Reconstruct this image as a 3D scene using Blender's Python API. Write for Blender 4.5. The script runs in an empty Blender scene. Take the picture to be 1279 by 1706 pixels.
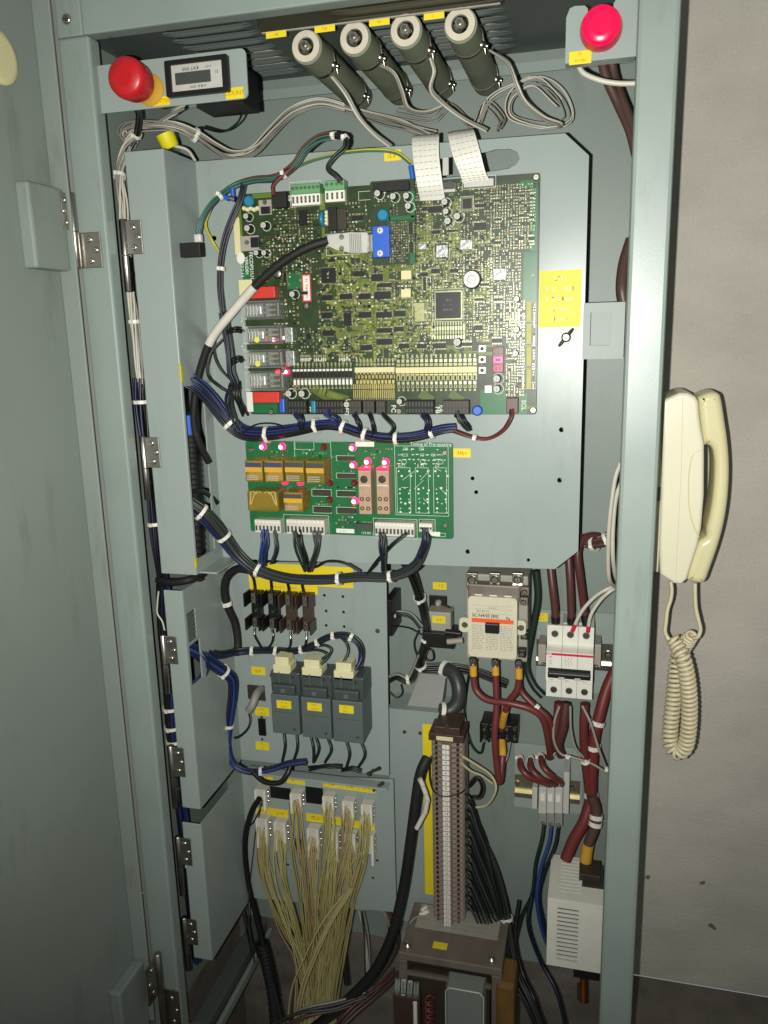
import bpy, bmesh, math, random
from mathutils import Vector, Matrix
from mathutils.geometry import tessellate_polygon
random.seed(11)
SC = bpy.context.scene
COL = SC.collection
# ---------------------------------------------------------------- camera
CAM = Vector((0.0, -0.85, 1.13))
FPX, PCX, PCY = 1350.0, 639.5, 853.0
_y, _p, _r = math.radians(14.85), math.radians(-12.56), math.radians(-1.47)
_f = Vector((-math.sin(_y)*math.cos(_p), math.cos(_y)*math.cos(_p), math.sin(_p)))
_rt = Vector((math.cos(_y), math.sin(_y), 0)); _up = _rt.cross(_f)
RT = _rt*math.cos(_r) + _up*math.sin(_r); UP = _up*math.cos(_r) - _rt*math.sin(_r); FW = _f
cd = bpy.data.cameras.new('camera'); cam = bpy.data.objects.new('camera', cd); COL.objects.link(cam)
cd.sensor_fit = 'VERTICAL'; cd.sensor_height = 24; cd.sensor_width = 18; cd.lens = 24*FPX/1706
cd.clip_start = 0.01; cd.clip_end = 100
m = Matrix((RT, UP, -FW)).transposed().to_4x4(); m.translation = CAM
cam.matrix_world = m; SC.camera = cam
# ---------------------------------------------------------------- light: the phone's flash next to the lens, a dim room
w = bpy.data.worlds.new('World'); SC.world = w; w.use_nodes = True
w.node_tree.nodes['Background'].inputs[0].default_value = (0.86, 0.92, 0.90, 1)
w.node_tree.nodes['Background'].inputs[1].default_value = 0.22
fl = bpy.data.lights.new('flash', 'SPOT'); flo = bpy.data.objects.new('flash', fl); COL.objects.link(flo)
fl.energy = 53; fl.spot_size = math.radians(111); fl.spot_blend = 1.0; fl.shadow_soft_size = 0.004
fl.color = (1.0, 0.985, 0.93)
flo.location = CAM + RT*-0.032 + UP*-0.008
AIM = (Vector((FW.x, FW.y, FW.z)) + RT*0.07 + UP*0.17).normalized()
flo.rotation_euler = AIM.to_track_quat('-Z', 'Y').to_euler()
SC.view_settings.view_transform = 'Standard'; SC.view_settings.look = 'None'
SC.view_settings.exposure = 0.0; SC.view_settings.gamma = 1.0
SC.cycles.use_denoising = True
SC.cycles.max_bounces = 6; SC.cycles.transparent_max_bounces = 12; SC.cycles.caustics_reflective = False; SC.cycles.caustics_refractive = False
# ---------------------------------------------------------------- helpers
def at(px, py, Y):
    d = FW + RT*((px-PCX)/FPX) - UP*((py-PCY)/FPX)
    return CAM + d*((Y-CAM.y)/d.y)
def atX(px, py, X):
    d = FW + RT*((px-PCX)/FPX) - UP*((py-PCY)/FPX)
    return CAM + d*((X-CAM.x)/d.x)
def lin(c):
    return tuple(((v/255)/12.92 if v/255 <= .04045 else ((v/255+.055)/1.055)**2.4) for v in c)
MATS = {}
def mat(name, col, rough=.5, metal=0, spec=.5, var=.08, scale=60, bump=0, emit=None, es=0, alpha=None, bscale=None, rvar=0, wear=0):
    m = bpy.data.materials.new(name); m.use_nodes = True; nt = m.node_tree; b = nt.nodes['Principled BSDF']
    L = lin(col)
    b.inputs['Base Color'].default_value = (*L, 1); b.inputs['Roughness'].default_value = rough
    b.inputs['Metallic'].default_value = metal; b.inputs['Specular IOR Level'].default_value = spec
    tc = nt.nodes.new('ShaderNodeTexCoord')
    if var:
        n = nt.nodes.new('ShaderNodeTexNoise'); n.inputs['Scale'].default_value = scale; n.inputs['Detail'].default_value = 5
        nt.links.new(tc.outputs['Object'], n.inputs['Vector'])
        r = nt.nodes.new('ShaderNodeMapRange'); r.inputs[1].default_value = .3; r.inputs[2].default_value = .7
        r.inputs[3].default_value = 1-var; r.inputs[4].default_value = 1+var
        nt.links.new(n.outputs['Fac'], r.inputs[0])
        mx = nt.nodes.new('ShaderNodeMix'); mx.data_type = 'RGBA'; mx.blend_type = 'MULTIPLY'; mx.inputs[0].default_value = 1
        mx.inputs[6].default_value = (*L, 1); nt.links.new(r.outputs[0], mx.inputs[7]); nt.links.new(mx.outputs[2], b.inputs['Base Color'])
        if rvar:
            r2 = nt.nodes.new('ShaderNodeMapRange'); r2.inputs[1].default_value = .3; r2.inputs[2].default_value = .7
            r2.inputs[3].default_value = rough-rvar; r2.inputs[4].default_value = rough+rvar
            nt.links.new(n.outputs['Fac'], r2.inputs[0]); nt.links.new(r2.outputs[0], b.inputs['Roughness'])
    if wear:
        src = b.inputs['Base Color'].links[0].from_socket
        mp = nt.nodes.new('ShaderNodeMapping'); mp.inputs['Scale'].default_value = (1, 1, .22); nt.links.new(tc.outputs['Object'], mp.inputs[0])
        n3 = nt.nodes.new('ShaderNodeTexNoise'); n3.inputs['Scale'].default_value = 26; n3.inputs['Detail'].default_value = 9; n3.inputs['Roughness'].default_value = .68; nt.links.new(mp.outputs[0], n3.inputs['Vector'])
        r3 = nt.nodes.new('ShaderNodeMapRange'); r3.inputs[1].default_value = .56; r3.inputs[2].default_value = .76; r3.inputs[3].default_value = 0; r3.inputs[4].default_value = wear
        nt.links.new(n3.outputs['Fac'], r3.inputs[0]); x3 = nt.nodes.new('ShaderNodeMix'); x3.data_type = 'RGBA'; x3.inputs[7].default_value = (*lin((92,90,80)), 1)
        nt.links.new(r3.outputs[0], x3.inputs[0]); nt.links.new(src, x3.inputs[6])
        n4 = nt.nodes.new('ShaderNodeTexNoise'); n4.inputs['Scale'].default_value = 170; n4.inputs['Detail'].default_value = 6; n4.inputs['Roughness'].default_value = .7; nt.links.new(tc.outputs['Object'], n4.inputs['Vector'])
        r4 = nt.nodes.new('ShaderNodeMapRange'); r4.inputs[1].default_value = .66; r4.inputs[2].default_value = .74; r4.inputs[3].default_value = 0; r4.inputs[4].default_value = wear*.8
        nt.links.new(n4.outputs['Fac'], r4.inputs[0]); x4 = nt.nodes.new('ShaderNodeMix'); x4.data_type = 'RGBA'; x4.inputs[7].default_value = (*lin((176,180,170)), 1)
        nt.links.new(r4.outputs[0], x4.inputs[0]); nt.links.new(x3.outputs[2], x4.inputs[6]); nt.links.new(x4.outputs[2], b.inputs['Base Color'])
    if bump:
        n2 = nt.nodes.new('ShaderNodeTexNoise'); n2.inputs['Scale'].default_value = bscale or 400; n2.inputs['Detail'].default_value = 4
        nt.links.new(tc.outputs['Object'], n2.inputs['Vector'])
        bp = nt.nodes.new('ShaderNodeBump'); bp.inputs['Strength'].default_value = bump; bp.inputs['Distance'].default_value = .002
        nt.links.new(n2.outputs['Fac'], bp.inputs['Height']); nt.links.new(bp.outputs[0], b.inputs['Normal'])
    if emit:
        b.inputs['Emission Color'].default_value = (*emit, 1); b.inputs['Emission Strength'].default_value = es
    if alpha is not None:                                    # thin clear plastic: part see-through, part glossy
        out = nt.nodes['Material Output']; tr = nt.nodes.new('ShaderNodeBsdfTransparent'); mix = nt.nodes.new('ShaderNodeMixShader')
        tr.inputs[0].default_value = (*[min(1, .55+.45*v/max(L)) for v in L], 1)
        fr = nt.nodes.new('ShaderNodeFresnel'); fr.inputs[0].default_value = 1.5
        ad = nt.nodes.new('ShaderNodeMath'); ad.operation = 'ADD'; ad.use_clamp = True; ad.inputs[1].default_value = alpha
        nt.links.new(fr.outputs[0], ad.inputs[0]); nt.links.new(ad.outputs[0], mix.inputs[0])
        nt.links.new(tr.outputs[0], mix.inputs[1]); nt.links.new(b.outputs[0], mix.inputs[2]); nt.links.new(mix.outputs[0], out.inputs[0])
    MATS[name] = m; return m
M = MATS
mat('paint', (131,143,136), .36, 0, .5, .05, 9, .03, bscale=700, rvar=.06, wear=.45)
mat('paint_plate', (140,151,146), .31, 0, .4, .03, 7, .012, bscale=500, rvar=.05, wear=.22)
mat('paint_door', (126,135,128), .5, 0, .4, .05, 5, .05, bscale=500, wear=.5)
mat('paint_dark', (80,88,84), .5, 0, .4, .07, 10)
mat('back', (120,131,124), .45, 0, .45, .06, 6, .03, wear=.4)
mat('rubber', (14,15,14), .8, 0, .2, .1)
mat('steel', (165,160,152), .33, 1, .5, .1, 40, rvar=.06)
mat('steel_dark', (120,118,108), .4, 1, .5, .15, 50)
mat('zinc', (200,196,182), .28, 1, .5, .12, 60)
mat('brass', (186,180,152), .42, 1, .5, .1, 60)
mat('solder', (172,172,140), .35, .9, .5, .1, 200)
mat('gold', (190,172,105), .4, .7, .5, .1, 200)
mat('pcb', (38,54,26), .38, 0, .45, .3, 90)
mat('pcb_green', (26,96,54), .36, 0, .45, .12, 60)
mat('pcb_edge', (88,112,40), .4, 0, .4, .1)
mat('trace', (118,130,52), .36, 0, .5, .15, 90)
mat('pad', (156,158,112), .35, .3, .5, .2, 300)
mat('silk', (205,212,198), .6, 0, .3, .05)
mat('chip', (20,20,19), .42, 0, .4, .1, 120)
mat('chip_brown', (52,46,36), .5, 0, .4, .1)
mat('black', (20,21,20), .45, 0, .4, .1)
mat('black_soft', (28,29,27), .6, 0, .3, .12, 30)
mat('darkgrey', (62,66,62), .5, 0, .4, .06)
mat('grey', (128,130,124), .5, 0, .4, .05)
mat('lightgrey', (176,176,168), .45, 0, .45, .05)
mat('white', (214,212,200), .42, 0, .45, .04)
mat('whiteblock', (192,188,176), .45, 0, .45, .06)
mat('cream', (205,198,150), .4, 0, .5, .04, 20)
mat('creamcap', (208,202,160), .5, 0, .4, .05)
mat('phone', (208,204,178), .3, 0, .5, .03, 12)
mat('handset', (202,195,152), .26, 0, .5, .04, 12)
mat('phonecord', (200,190,158), .42, 0, .45, .06, 60)
mat('yellow', (216,196,36), .5, 0, .4, .06, 30)
mat('yellowink', (170,120,20), .6, 0, .3, .1)
mat('yellowcap', (214,206,30), .5, 0, .4, .05)
mat('orange', (222,92,40), .5, 0, .4, .05)
mat('red', (178,22,30), .38, 0, .5, .05)
mat('redblock', (190,52,40), .45, 0, .45, .06)
mat('redlabel', (190,40,60), .5, 0, .4, .05)
mat('lampred', (150,4,30), .25, 0, .5, 0, emit=(1,.004,.08), es=.95)
mat('lampred_rim', (140,6,30), .25, 0, .5, .05, emit=(1,.004,.05), es=.16)
mat('led', (255,200,210), .3, 0, .5, 0, emit=(1,.3,.45), es=26)
mat('led_body', (190,10,50), .3, 0, .5, 0, emit=(1,.01,.09), es=5)
mat('led_dim', (150,30,60), .3, 0, .5, 0, emit=(1,.02,.12), es=1.6)
mat('led_off', (96,40,36), .3, 0, .5, .1)
mat('seg', (255,60,150), .3, 0, .5, 0, emit=(1,.03,.3), es=6)
mat('seg_dim', (200,50,90), .3, 0, .5, 0, emit=(1,.05,.2), es=1.0)
mat('blue', (30,86,180), .4, 0, .5, .05)
mat('disc_blue', (36,118,150), .35, 0, .5, .06)
mat('blueband', (58,66,92), .45, 0, .4, .05)
mat('green_term', (92,148,96), .4, 0, .5, .06)
mat('olive', (112,119,98), .68, 0, .45, .12, 30, .15, bscale=250)
mat('ceramic', (188,180,162), .5, 0, .4, .08, 60)
mat('copper', (150,88,40), .4, .8, .5, .15)
mat('bakelite', (64,48,40), .4, 0, .5, .12, 60)
mat('terminal', (140,124,114), .42, 0, .5, .12, 80)
mat('amber', (196,150,52), .35, 0, .5, .06)
mat('cupboard', (150,146,134), .5, 0, .4, .05)
mat('tan', (168,140,116), .45, 0, .4, .1, 90)
mat('timer', (84,94,92), .45, 0, .45, .05, 30)
mat('timer_dark', (62,70,68), .45, 0, .45, .05, 30)
mat('core', (116,106,96), .5, .3, .45, .12, 40)
mat('varnish', (110,82,40), .4, 0, .5, .2, 40)
mat('clear', (225,230,225), .1, 0, .6, 0, alpha=.05)
mat('clear_amber', (176,156,66), .14, 0, .6, 0, alpha=.30)
mat('clear_smoke', (60,57,50), .1, 0, .6, 0, alpha=.10)
mat('olive_yellow', (168,164,84), .5, 0, .4, .1)
mat('contactor_white', (198,192,168), .42, 0, .45, .04)
mat('metalfoil', (150,153,148), .42, .6, .5, .35, 260, .4, bscale=300)
WC = dict(w_white=(186,182,168), w_grey=(132,130,120), w_black=(20,21,20), w_purple=(36,34,62), w_blue=(30,42,82), w_navy=(26,30,46),
          w_red=(100,46,44), w_redbright=(104,44,42), w_maroon=(80,46,44), w_brown=(80,60,54), w_yellow=(172,164,112), w_yellow2=(158,150,88), w_tan=(158,136,102),
          w_green=(52,98,74), w_teal=(58,92,84), w_yg=(176,168,40), w_dgreen=(30,42,36), w_dgrey=(52,54,52), w_blueb=(38,62,120), w_cream=(184,176,140))
for k, v in WC.items(): mat(k, v, .42, 0, .45, .08, 30)

class MB:
    def __init__(s): s.v = []; s.f = []; s.m = []; s.s = []
    def add(s, vs, fs, m=0, sm=False):
        o = len(s.v); s.v += [tuple(v) for v in vs]
        for f in fs: s.f.append(tuple(i+o for i in f)); s.m.append(m); s.s.append(sm)
        return s
    def box(s, x0, y0, z0, x1, y1, z1, m=0):
        x0, x1 = min(x0,x1), max(x0,x1); y0, y1 = min(y0,y1), max(y0,y1); z0, z1 = min(z0,z1), max(z0,z1)
        return s.add([(x0,y0,z0),(x1,y0,z0),(x1,y1,z0),(x0,y1,z0),(x0,y0,z1),(x1,y0,z1),(x1,y1,z1),(x0,y1,z1)],
              [(0,3,2,1),(4,5,6,7),(0,1,5,4),(1,2,6,5),(2,3,7,6),(3,0,4,7)], m)
    def bev(s, x0, y0, z0, x1, y1, z1, b, m=0, seg=2):
        x0, x1 = min(x0,x1), max(x0,x1); y0, y1 = min(y0,y1), max(y0,y1); z0, z1 = min(z0,z1), max(z0,z1)
        b = min(b, (x1-x0)*.45, (y1-y0)*.45, (z1-z0)*.45)
        bm = bmesh.new(); bmesh.ops.create_cube(bm, size=1)
        for v in bm.verts: v.co = Vector(((x0+x1)/2+v.co.x*(x1-x0), (y0+y1)/2+v.co.y*(y1-y0), (z0+z1)/2+v.co.z*(z1-z0)))
        bmesh.ops.bevel(bm, geom=bm.edges[:], offset=b, segments=seg, affect='EDGES', profile=.5)
        bm.verts.index_update()
        s.add([v.co for v in bm.verts], [[v.index for v in f.verts] for f in bm.faces], m, False); bm.free(); return s
    def cyl(s, p0, p1, r0, r1=None, n=14, m=0, cap=True, sm=True):
        r1 = r0 if r1 is None else r1
        p0, p1 = Vector(p0), Vector(p1); t = (p1-p0).normalized()
        a = t.orthogonal().normalized(); b = t.cross(a)
        vs = []
        for k in range(n):
            q = 2*math.pi*k/n; d = a*math.cos(q)+b*math.sin(q); vs += [p0+d*r0, p1+d*r1]
        s.add(vs, [(2*k, 2*((k+1)%n), 2*((k+1)%n)+1, 2*k+1) for k in range(n)], m, sm)
        if cap:
            s.add(vs[0::2], [tuple(range(n))[::-1]], m); s.add(vs[1::2], [tuple(range(n))], m)
        return s
    def ring(s, p0, p1, ro, ri, n=24, m=0):                      # a tube with a real bore
        p0, p1 = Vector(p0), Vector(p1); t = (p1-p0).normalized(); a = t.orthogonal().normalized(); b = t.cross(a); vs = []
        for k in range(n):
            q = 2*math.pi*k/n; d = a*math.cos(q)+b*math.sin(q); vs += [p0+d*ro, p1+d*ro, p1+d*ri, p0+d*ri]
        fs = []
        for k in range(n):
            i, j = 4*k, 4*((k+1)%n)
            for q in range(4): fs.append((i+q, j+q, j+(q+1)%4, i+(q+1)%4))
        return s.add(vs, fs, m, False)
    def lathe(s, o, ax, prof, n=20, m=0, sm=True):               # prof: list of (along, radius)
        o = Vector(o); t = Vector(ax).normalized(); a = t.orthogonal().normalized(); b = t.cross(a); vs = []
        for h, r in prof:
            for k in range(n):
                q = 2*math.pi*k/n; vs.append(o+t*h+(a*math.cos(q)+b*math.sin(q))*r)
        fs = []
        for i in range(len(prof)-1):
            for k in range(n): fs.append((i*n+k, i*n+(k+1)%n, (i+1)*n+(k+1)%n, (i+1)*n+k))
        s.add(vs, fs, m, sm)
        s.add(vs[:n], [tuple(range(n))[::-1]], m); s.add(vs[-n:], [tuple(range(n))], m); return s
    def tube(s, pts, r, n=8, m=0, cap=True):
        pts = [Vector(p) for p in pts]; rs = r if isinstance(r, (list, tuple)) else [r]*len(pts)
        T = [(pts[min(i+1,len(pts)-1)]-pts[max(i-1,0)]).normalized() for i in range(len(pts))]
        a = T[0].orthogonal().normalized(); vs = []
        for i, p in enumerate(pts):
            a = (a - T[i]*a.dot(T[i])); a = a.normalized() if a.length > 1e-6 else T[i].orthogonal().normalized()
            b = T[i].cross(a)
            for k in range(n):
                q = 2*math.pi*k/n; vs.append(p+(a*math.cos(q)+b*math.sin(q))*rs[i])
        fs = []
        for i in range(len(pts)-1):
            for k in range(n): fs.append((i*n+k, i*n+(k+1)%n, (i+1)*n+(k+1)%n, (i+1)*n+k))
        s.add(vs, fs, m, True)
        if cap: s.add(vs[:n], [tuple(range(n))[::-1]], m); s.add(vs[-n:], [tuple(range(n))], m)
        return s
    def plate(s, outer, holes, y0, y1, m=0):                      # polygon in X,Z with holes, thick along Y
        loops = [outer]+holes; flat = [p for l in loops for p in l]
        tris = tessellate_polygon([[Vector((p[0], p[1], 0)) for p in l] for l in loops]); n = len(flat)
        vs = [(p[0], y0, p[1]) for p in flat]+[(p[0], y1, p[1]) for p in flat]
        fs = [tuple(t) for t in tris]+[tuple(i+n for i in reversed(t)) for t in tris]; o = 0
        for l in loops:
            k = len(l)
            for i in range(k): fs.append((o+i, o+(i+1)%k, o+(i+1)%k+n, o+i+n))
            o += k
        s.add(vs, fs, m); return s
    def mesh(s, name, mats):
        me = bpy.data.meshes.new(name); me.from_pydata(s.v, [], s.f)
        for q in mats: me.materials.append(M[q] if isinstance(q, str) else q)
        me.polygons.foreach_set('material_index', s.m); me.polygons.foreach_set('use_smooth', s.s)
        bm = bmesh.new(); bm.from_mesh(me); bmesh.ops.recalc_face_normals(bm, faces=bm.faces); bm.to_mesh(me); bm.free()
        return me
    def build(s, name, mats, parent=None):
        if isinstance(mats, str): mats = [mats]
        xs, ys, zs = zip(*s.v); c = Vector(((min(xs)+max(xs))/2, (min(ys)+max(ys))/2, (min(zs)+max(zs))/2))
        s.v = [(x-c.x, y-c.y, z-c.z) for x, y, z in s.v]
        return link(name, s.mesh(name, mats), c, parent)
WLD = {}
def link(name, me, loc, parent=None):
    o = bpy.data.objects.new(name, me); COL.objects.link(o); WLD[o.name] = Vector(loc)
    if parent is not None:
        o.parent = parent; o.location = Vector(loc)-WLD[parent.name]
    else: o.location = loc
    return o
def tag(o, label=None, cat=None, group=None, kind=None):
    if label: o['label'] = label
    if cat: o['category'] = cat
    if group: o['group'] = group
    if kind: o['kind'] = kind
    return o
def thing(name, loc, label, cat, group=None):
    o = link(name, None, loc); o.empty_display_size = .02; return tag(o, label, cat, group)
def rect(x0, y0, x1, y1, Y):                                    # the upright rectangle that fills this picture rectangle at depth Y
    xm, ym = (x0+x1)/2, (y0+y1)/2
    return at(x0, ym, Y).x, at(x1, ym, Y).x, at(xm, y1, Y).z, at(xm, y0, Y).z
def pbox(name, x0, y0, x1, y1, Yf, Yb, mats, parent=None, bev=0, build=True):
    a, b, c, d = rect(x0, y0, x1, y1, Yf); mb = MB()
    mb.bev(a, Yf, c, b, Yb, d, bev) if bev else mb.box(a, Yf, c, b, Yb, d)
    return mb.build(name, mats, parent) if build else mb
def rrect(a, b, c, d, r, n=5):                                   # rounded rectangle, x a..b, z c..d
    out = []
    for cx, cz, q in ((b-r,d-r,0),(a+r,d-r,90),(a+r,c+r,180),(b-r,c+r,270)):
        for k in range(n+1):
            t = math.radians(q+90*k/n); out.append((cx+r*math.cos(t), cz+r*math.sin(t)))
    return out
def circ(x, z, r, n=16): return [(x+r*math.cos(2*math.pi*k/n), z+r*math.sin(2*math.pi*k/n)) for k in range(n)]
def crom(P, sub=6):
    P = [Vector(p) for p in P]
    if len(P) < 3: return [P[0].lerp(P[-1], k/sub) for k in range(sub+1)]
    Q = [P[0]*2-P[1]]+P+[P[-1]*2-P[-2]]; out = []
    for i in range(1, len(Q)-2):
        for k in range(sub):
            t = k/sub; a, b, c, d = Q[i-1], Q[i], Q[i+1], Q[i+2]
            out.append(.5*((2*b)+(c-a)*t+(2*a-5*b+4*c-d)*t*t+(3*b-a-3*c+d)*t**3))
    out.append(P[-1]); return out
def wire(name, P, r, m, parent=None, sub=6, n=7):
    pts = crom([at(*p) for p in P], sub)
    return MB().tube(pts, r, n).build(name, m, parent)
def tie(path, t, r, parent, m='white', w=.0022, name='cable_tie'):
    i = max(1, min(len(path)-2, int(t*(len(path)-1)))); p = path[i]; T = (path[i+1]-path[i-1]).normalized()
    mb = MB().ring(p-T*w, p+T*w, r*1.12, r*.98, 16)
    d = Vector((0,-1,0)); d = (d-T*d.dot(T)).normalized(); q = p+d*r*1.15; mb.box(q.x-.002, q.y-.002, q.z-.002, q.x+.002, q.y+.002, q.z+.002)
    return mb.build(name, m, parent)
def harness(name, label, P, n, R, r, mats, ties=(), cat='wiring', sub=5, R1=None, twist=1.2, parent=None, seed=1, tiem='white', wob=.15):
    rnd = random.Random(seed); path = crom([at(*p) for p in P], sub); N = len(path)
    root = parent or thing(name, path[0], label, cat)
    T = [(path[min(i+1,N-1)]-path[max(i-1,0)]).normalized() for i in range(N)]
    A = [T[0].orthogonal().normalized()]
    for i in range(1, N):
        a = A[-1]-T[i]*A[-1].dot(T[i]); A.append(a.normalized())
    for k in range(n):
        rad = math.sqrt((k+.5)/n)*R; ph = k*2.39996; w1, w2 = rnd.uniform(0, 6.28), rnd.uniform(.5, 1.5); pts = []
        for i in range(N):
            f = i/(N-1); rr = rad*(1 if R1 is None else (1-f)+f*R1/R)
            q = ph+twist*f+.35*math.sin(w1+w2*f*6); rr *= 1+wob*math.sin(w1*2+f*7*w2)
            pts.append(path[i]+A[i]*math.cos(q)*rr+T[i].cross(A[i])*math.sin(q)*rr)
        MB().tube(pts, r, 6).build('wire', mats[k % len(mats)], root)
    for t in ties:
        tie(path, t, (R if R1 is None else R+(R1-R)*t)+r*1.0, root, tiem)
    return root
_FC = {}
def text(s, size, loc, parent, m='silk', rot=0, name='lettering', align='CENTER', bold=0, sx=1):
    if s.startswith('~'):                                     # print too small to read in the photo: strokes, no letters
        rn = random.Random(len(s)*31+int(abs(loc[0]*1e4))+int(abs(loc[2]*1e4))); mb = MB(); n = len(s); w_ = size*.5
        for k in range(n):
            x = (k-(n-1)/2)*w_
            if rn.random() < .12: continue
            for q in range(rn.randint(2,3)):
                zz = rn.choice((-.3,0,.3))*size
                if rn.random() < .55: mb.box(x-w_*.36, 0, zz-size*.05, x+w_*.36, .00004, zz+size*.05)
                else: xx = x+rn.choice((-.3,0,.3))*w_; mb.box(xx-size*.05, 0, -size*.34, xx+size*.05, .00004, size*.34)
        if not mb.v: mb.box(-w_*.3, 0, -size*.05, w_*.3, .00004, size*.05)
        me = mb.mesh(name, [m]); me.transform(Matrix.Rotation(math.radians(-rot), 4, 'Y'))
        return tag(link(name, me, loc, parent), kind='stuff')
    cu = bpy.data.curves.new('t', 'FONT'); cu.body = s; cu.size = size; cu.align_x = align; cu.align_y = 'CENTER'; cu.resolution_u = 2; cu.offset = bold
    o = bpy.data.objects.new('t', cu); COL.objects.link(o)
    dg = bpy.context.evaluated_depsgraph_get(); me = bpy.data.meshes.new_from_object(o.evaluated_get(dg)); bpy.data.objects.remove(o)
    R = Matrix.Rotation(math.radians(90), 4, 'X') @ Matrix.Rotation(math.radians(rot), 4, 'Z') @ Matrix.Diagonal((sx,1,1,1))
    me.transform(R); me.materials.clear(); me.materials.append(M[m]); me.name = name
    return link(name, me, loc, parent)
def screw(px, py, Y, r, parent, m='zinc', h=.002, name='screw', slot=True):
    p = at(px, py, Y); mb = MB().lathe(p, (0,-1,0), [(0,r),(h*.5,r),(h,r*.72)], 14)
    if slot:
        s_ = r*.62; e = p+Vector((0,-h-.0001,0))
        mb.box(e.x-s_, e.y-.0002, e.z-r*.12, e.x+s_, e.y, e.z+r*.12, 1); mb.box(e.x-r*.12, e.y-.00025, e.z-s_, e.x+r*.12, e.y, e.z+s_, 1)
    return mb.build(name, [m, 'steel_dark'], parent)
def label_strip(x0, y0, x1, y1, Y, parent, lines=(), name='label', m='yellow', ink='yellowink', size=None):
    a, b, c, d = rect(x0, y0, x1, y1, Y)
    o = MB().box(a, Y-.0006, c, b, Y, d).build(name, m, parent)
    n = len(lines)
    for i, t in enumerate(lines):
        text(t, size or (d-c)/(n+.4)*.8, ((a+b)/2, Y-.0009, d-(d-c)*(i+.5)/n), o if parent is not None else o, ink)
    return o
# ================================================================ setting: wall and floor
def concrete(name, c1, c2, sc, rough=.85):
    m = bpy.data.materials.new(name); m.use_nodes = True; nt = m.node_tree; b = nt.nodes['Principled BSDF']; b.inputs['Roughness'].default_value = rough
    b.inputs['Specular IOR Level'].default_value = .2
    tc = nt.nodes.new('ShaderNodeTexCoord'); n = nt.nodes.new('ShaderNodeTexNoise'); n.inputs['Scale'].default_value = sc; n.inputs['Detail'].default_value = 8
    n.inputs['Roughness'].default_value = .62; mp = nt.nodes.new('ShaderNodeMapping'); mp.inputs['Scale'].default_value = (1, 1, 1.7)
    nt.links.new(tc.outputs['Object'], mp.inputs[0]); nt.links.new(mp.outputs[0], n.inputs['Vector'])
    r = nt.nodes.new('ShaderNodeValToRGB'); r.color_ramp.elements[0].position = .28; r.color_ramp.elements[1].position = .72
    r.color_ramp.elements[0].color = (*lin(c1), 1); r.color_ramp.elements[1].color = (*lin(c2), 1)
    nt.links.new(n.outputs['Fac'], r.inputs[0])
    n2 = nt.nodes.new('ShaderNodeTexNoise'); n2.inputs['Scale'].default_value = 320; n2.inputs['Detail'].default_value = 5; nt.links.new(tc.outputs['Object'], n2.inputs['Vector'])
    mx = nt.nodes.new('ShaderNodeMix'); mx.data_type = 'RGBA'; mx.blend_type = 'OVERLAY'; mx.inputs[0].default_value = .13
    nt.links.new(r.outputs[0], mx.inputs[6]); nt.links.new(n2.outputs['Fac'], mx.inputs[7]); nt.links.new(mx.outputs[2], b.inputs['Base Color'])
    mp2 = nt.nodes.new('ShaderNodeMapping'); mp2.inputs['Scale'].default_value = (1, 1, 4.5); mp2.inputs['Rotation'].default_value = (0, .25, 0); nt.links.new(tc.outputs['Object'], mp2.inputs[0])
    n5 = nt.nodes.new('ShaderNodeTexNoise'); n5.inputs['Scale'].default_value = 24; n5.inputs['Detail'].default_value = 7; n5.inputs['Roughness'].default_value = .7; nt.links.new(mp2.outputs[0], n5.inputs['Vector'])
    vo = nt.nodes.new('ShaderNodeTexNoise'); vo.inputs['Scale'].default_value = 90; vo.inputs['Detail'].default_value = 2; nt.links.new(tc.outputs['Object'], vo.inputs['Vector'])
    rp = nt.nodes.new('ShaderNodeMapRange'); rp.inputs[1].default_value = .68; rp.inputs[2].default_value = .76; rp.inputs[3].default_value = 0; rp.inputs[4].default_value = -.8; nt.links.new(vo.outputs['Fac'], rp.inputs[0])
    a0 = nt.nodes.new('ShaderNodeMath'); a0.operation = 'ADD'; nt.links.new(n5.outputs['Fac'], a0.inputs[0]); nt.links.new(rp.outputs[0], a0.inputs[1])
    ad = nt.nodes.new('ShaderNodeMath'); ad.operation = 'ADD'; nt.links.new(a0.outputs[0], ad.inputs[0]); nt.links.new(n2.outputs['Fac'], ad.inputs[1])
    bp = nt.nodes.new('ShaderNodeBump'); bp.inputs['Strength'].default_value = .22; bp.inputs['Distance'].default_value = .004
    nt.links.new(ad.outputs[0], bp.inputs['Height']); nt.links.new(bp.outputs[0], b.inputs['Normal'])
    MATS[name] = m
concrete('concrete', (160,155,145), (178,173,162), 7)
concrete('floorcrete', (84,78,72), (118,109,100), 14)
YB = .257                      # back panel of the cabinet
YW = .268                     # masonry wall behind
ZF = at(1170, 1642, YW).z     # floor
ZT = at(137, 58, 0).z         # underside of the header
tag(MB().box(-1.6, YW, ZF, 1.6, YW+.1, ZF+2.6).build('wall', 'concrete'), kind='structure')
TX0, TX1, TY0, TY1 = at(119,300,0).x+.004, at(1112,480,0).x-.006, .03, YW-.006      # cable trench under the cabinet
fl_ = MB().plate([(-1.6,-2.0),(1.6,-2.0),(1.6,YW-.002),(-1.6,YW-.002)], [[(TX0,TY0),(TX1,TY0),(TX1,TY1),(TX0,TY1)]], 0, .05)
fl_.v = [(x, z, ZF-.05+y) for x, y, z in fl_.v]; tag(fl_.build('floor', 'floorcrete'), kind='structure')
tw = MB()
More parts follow.
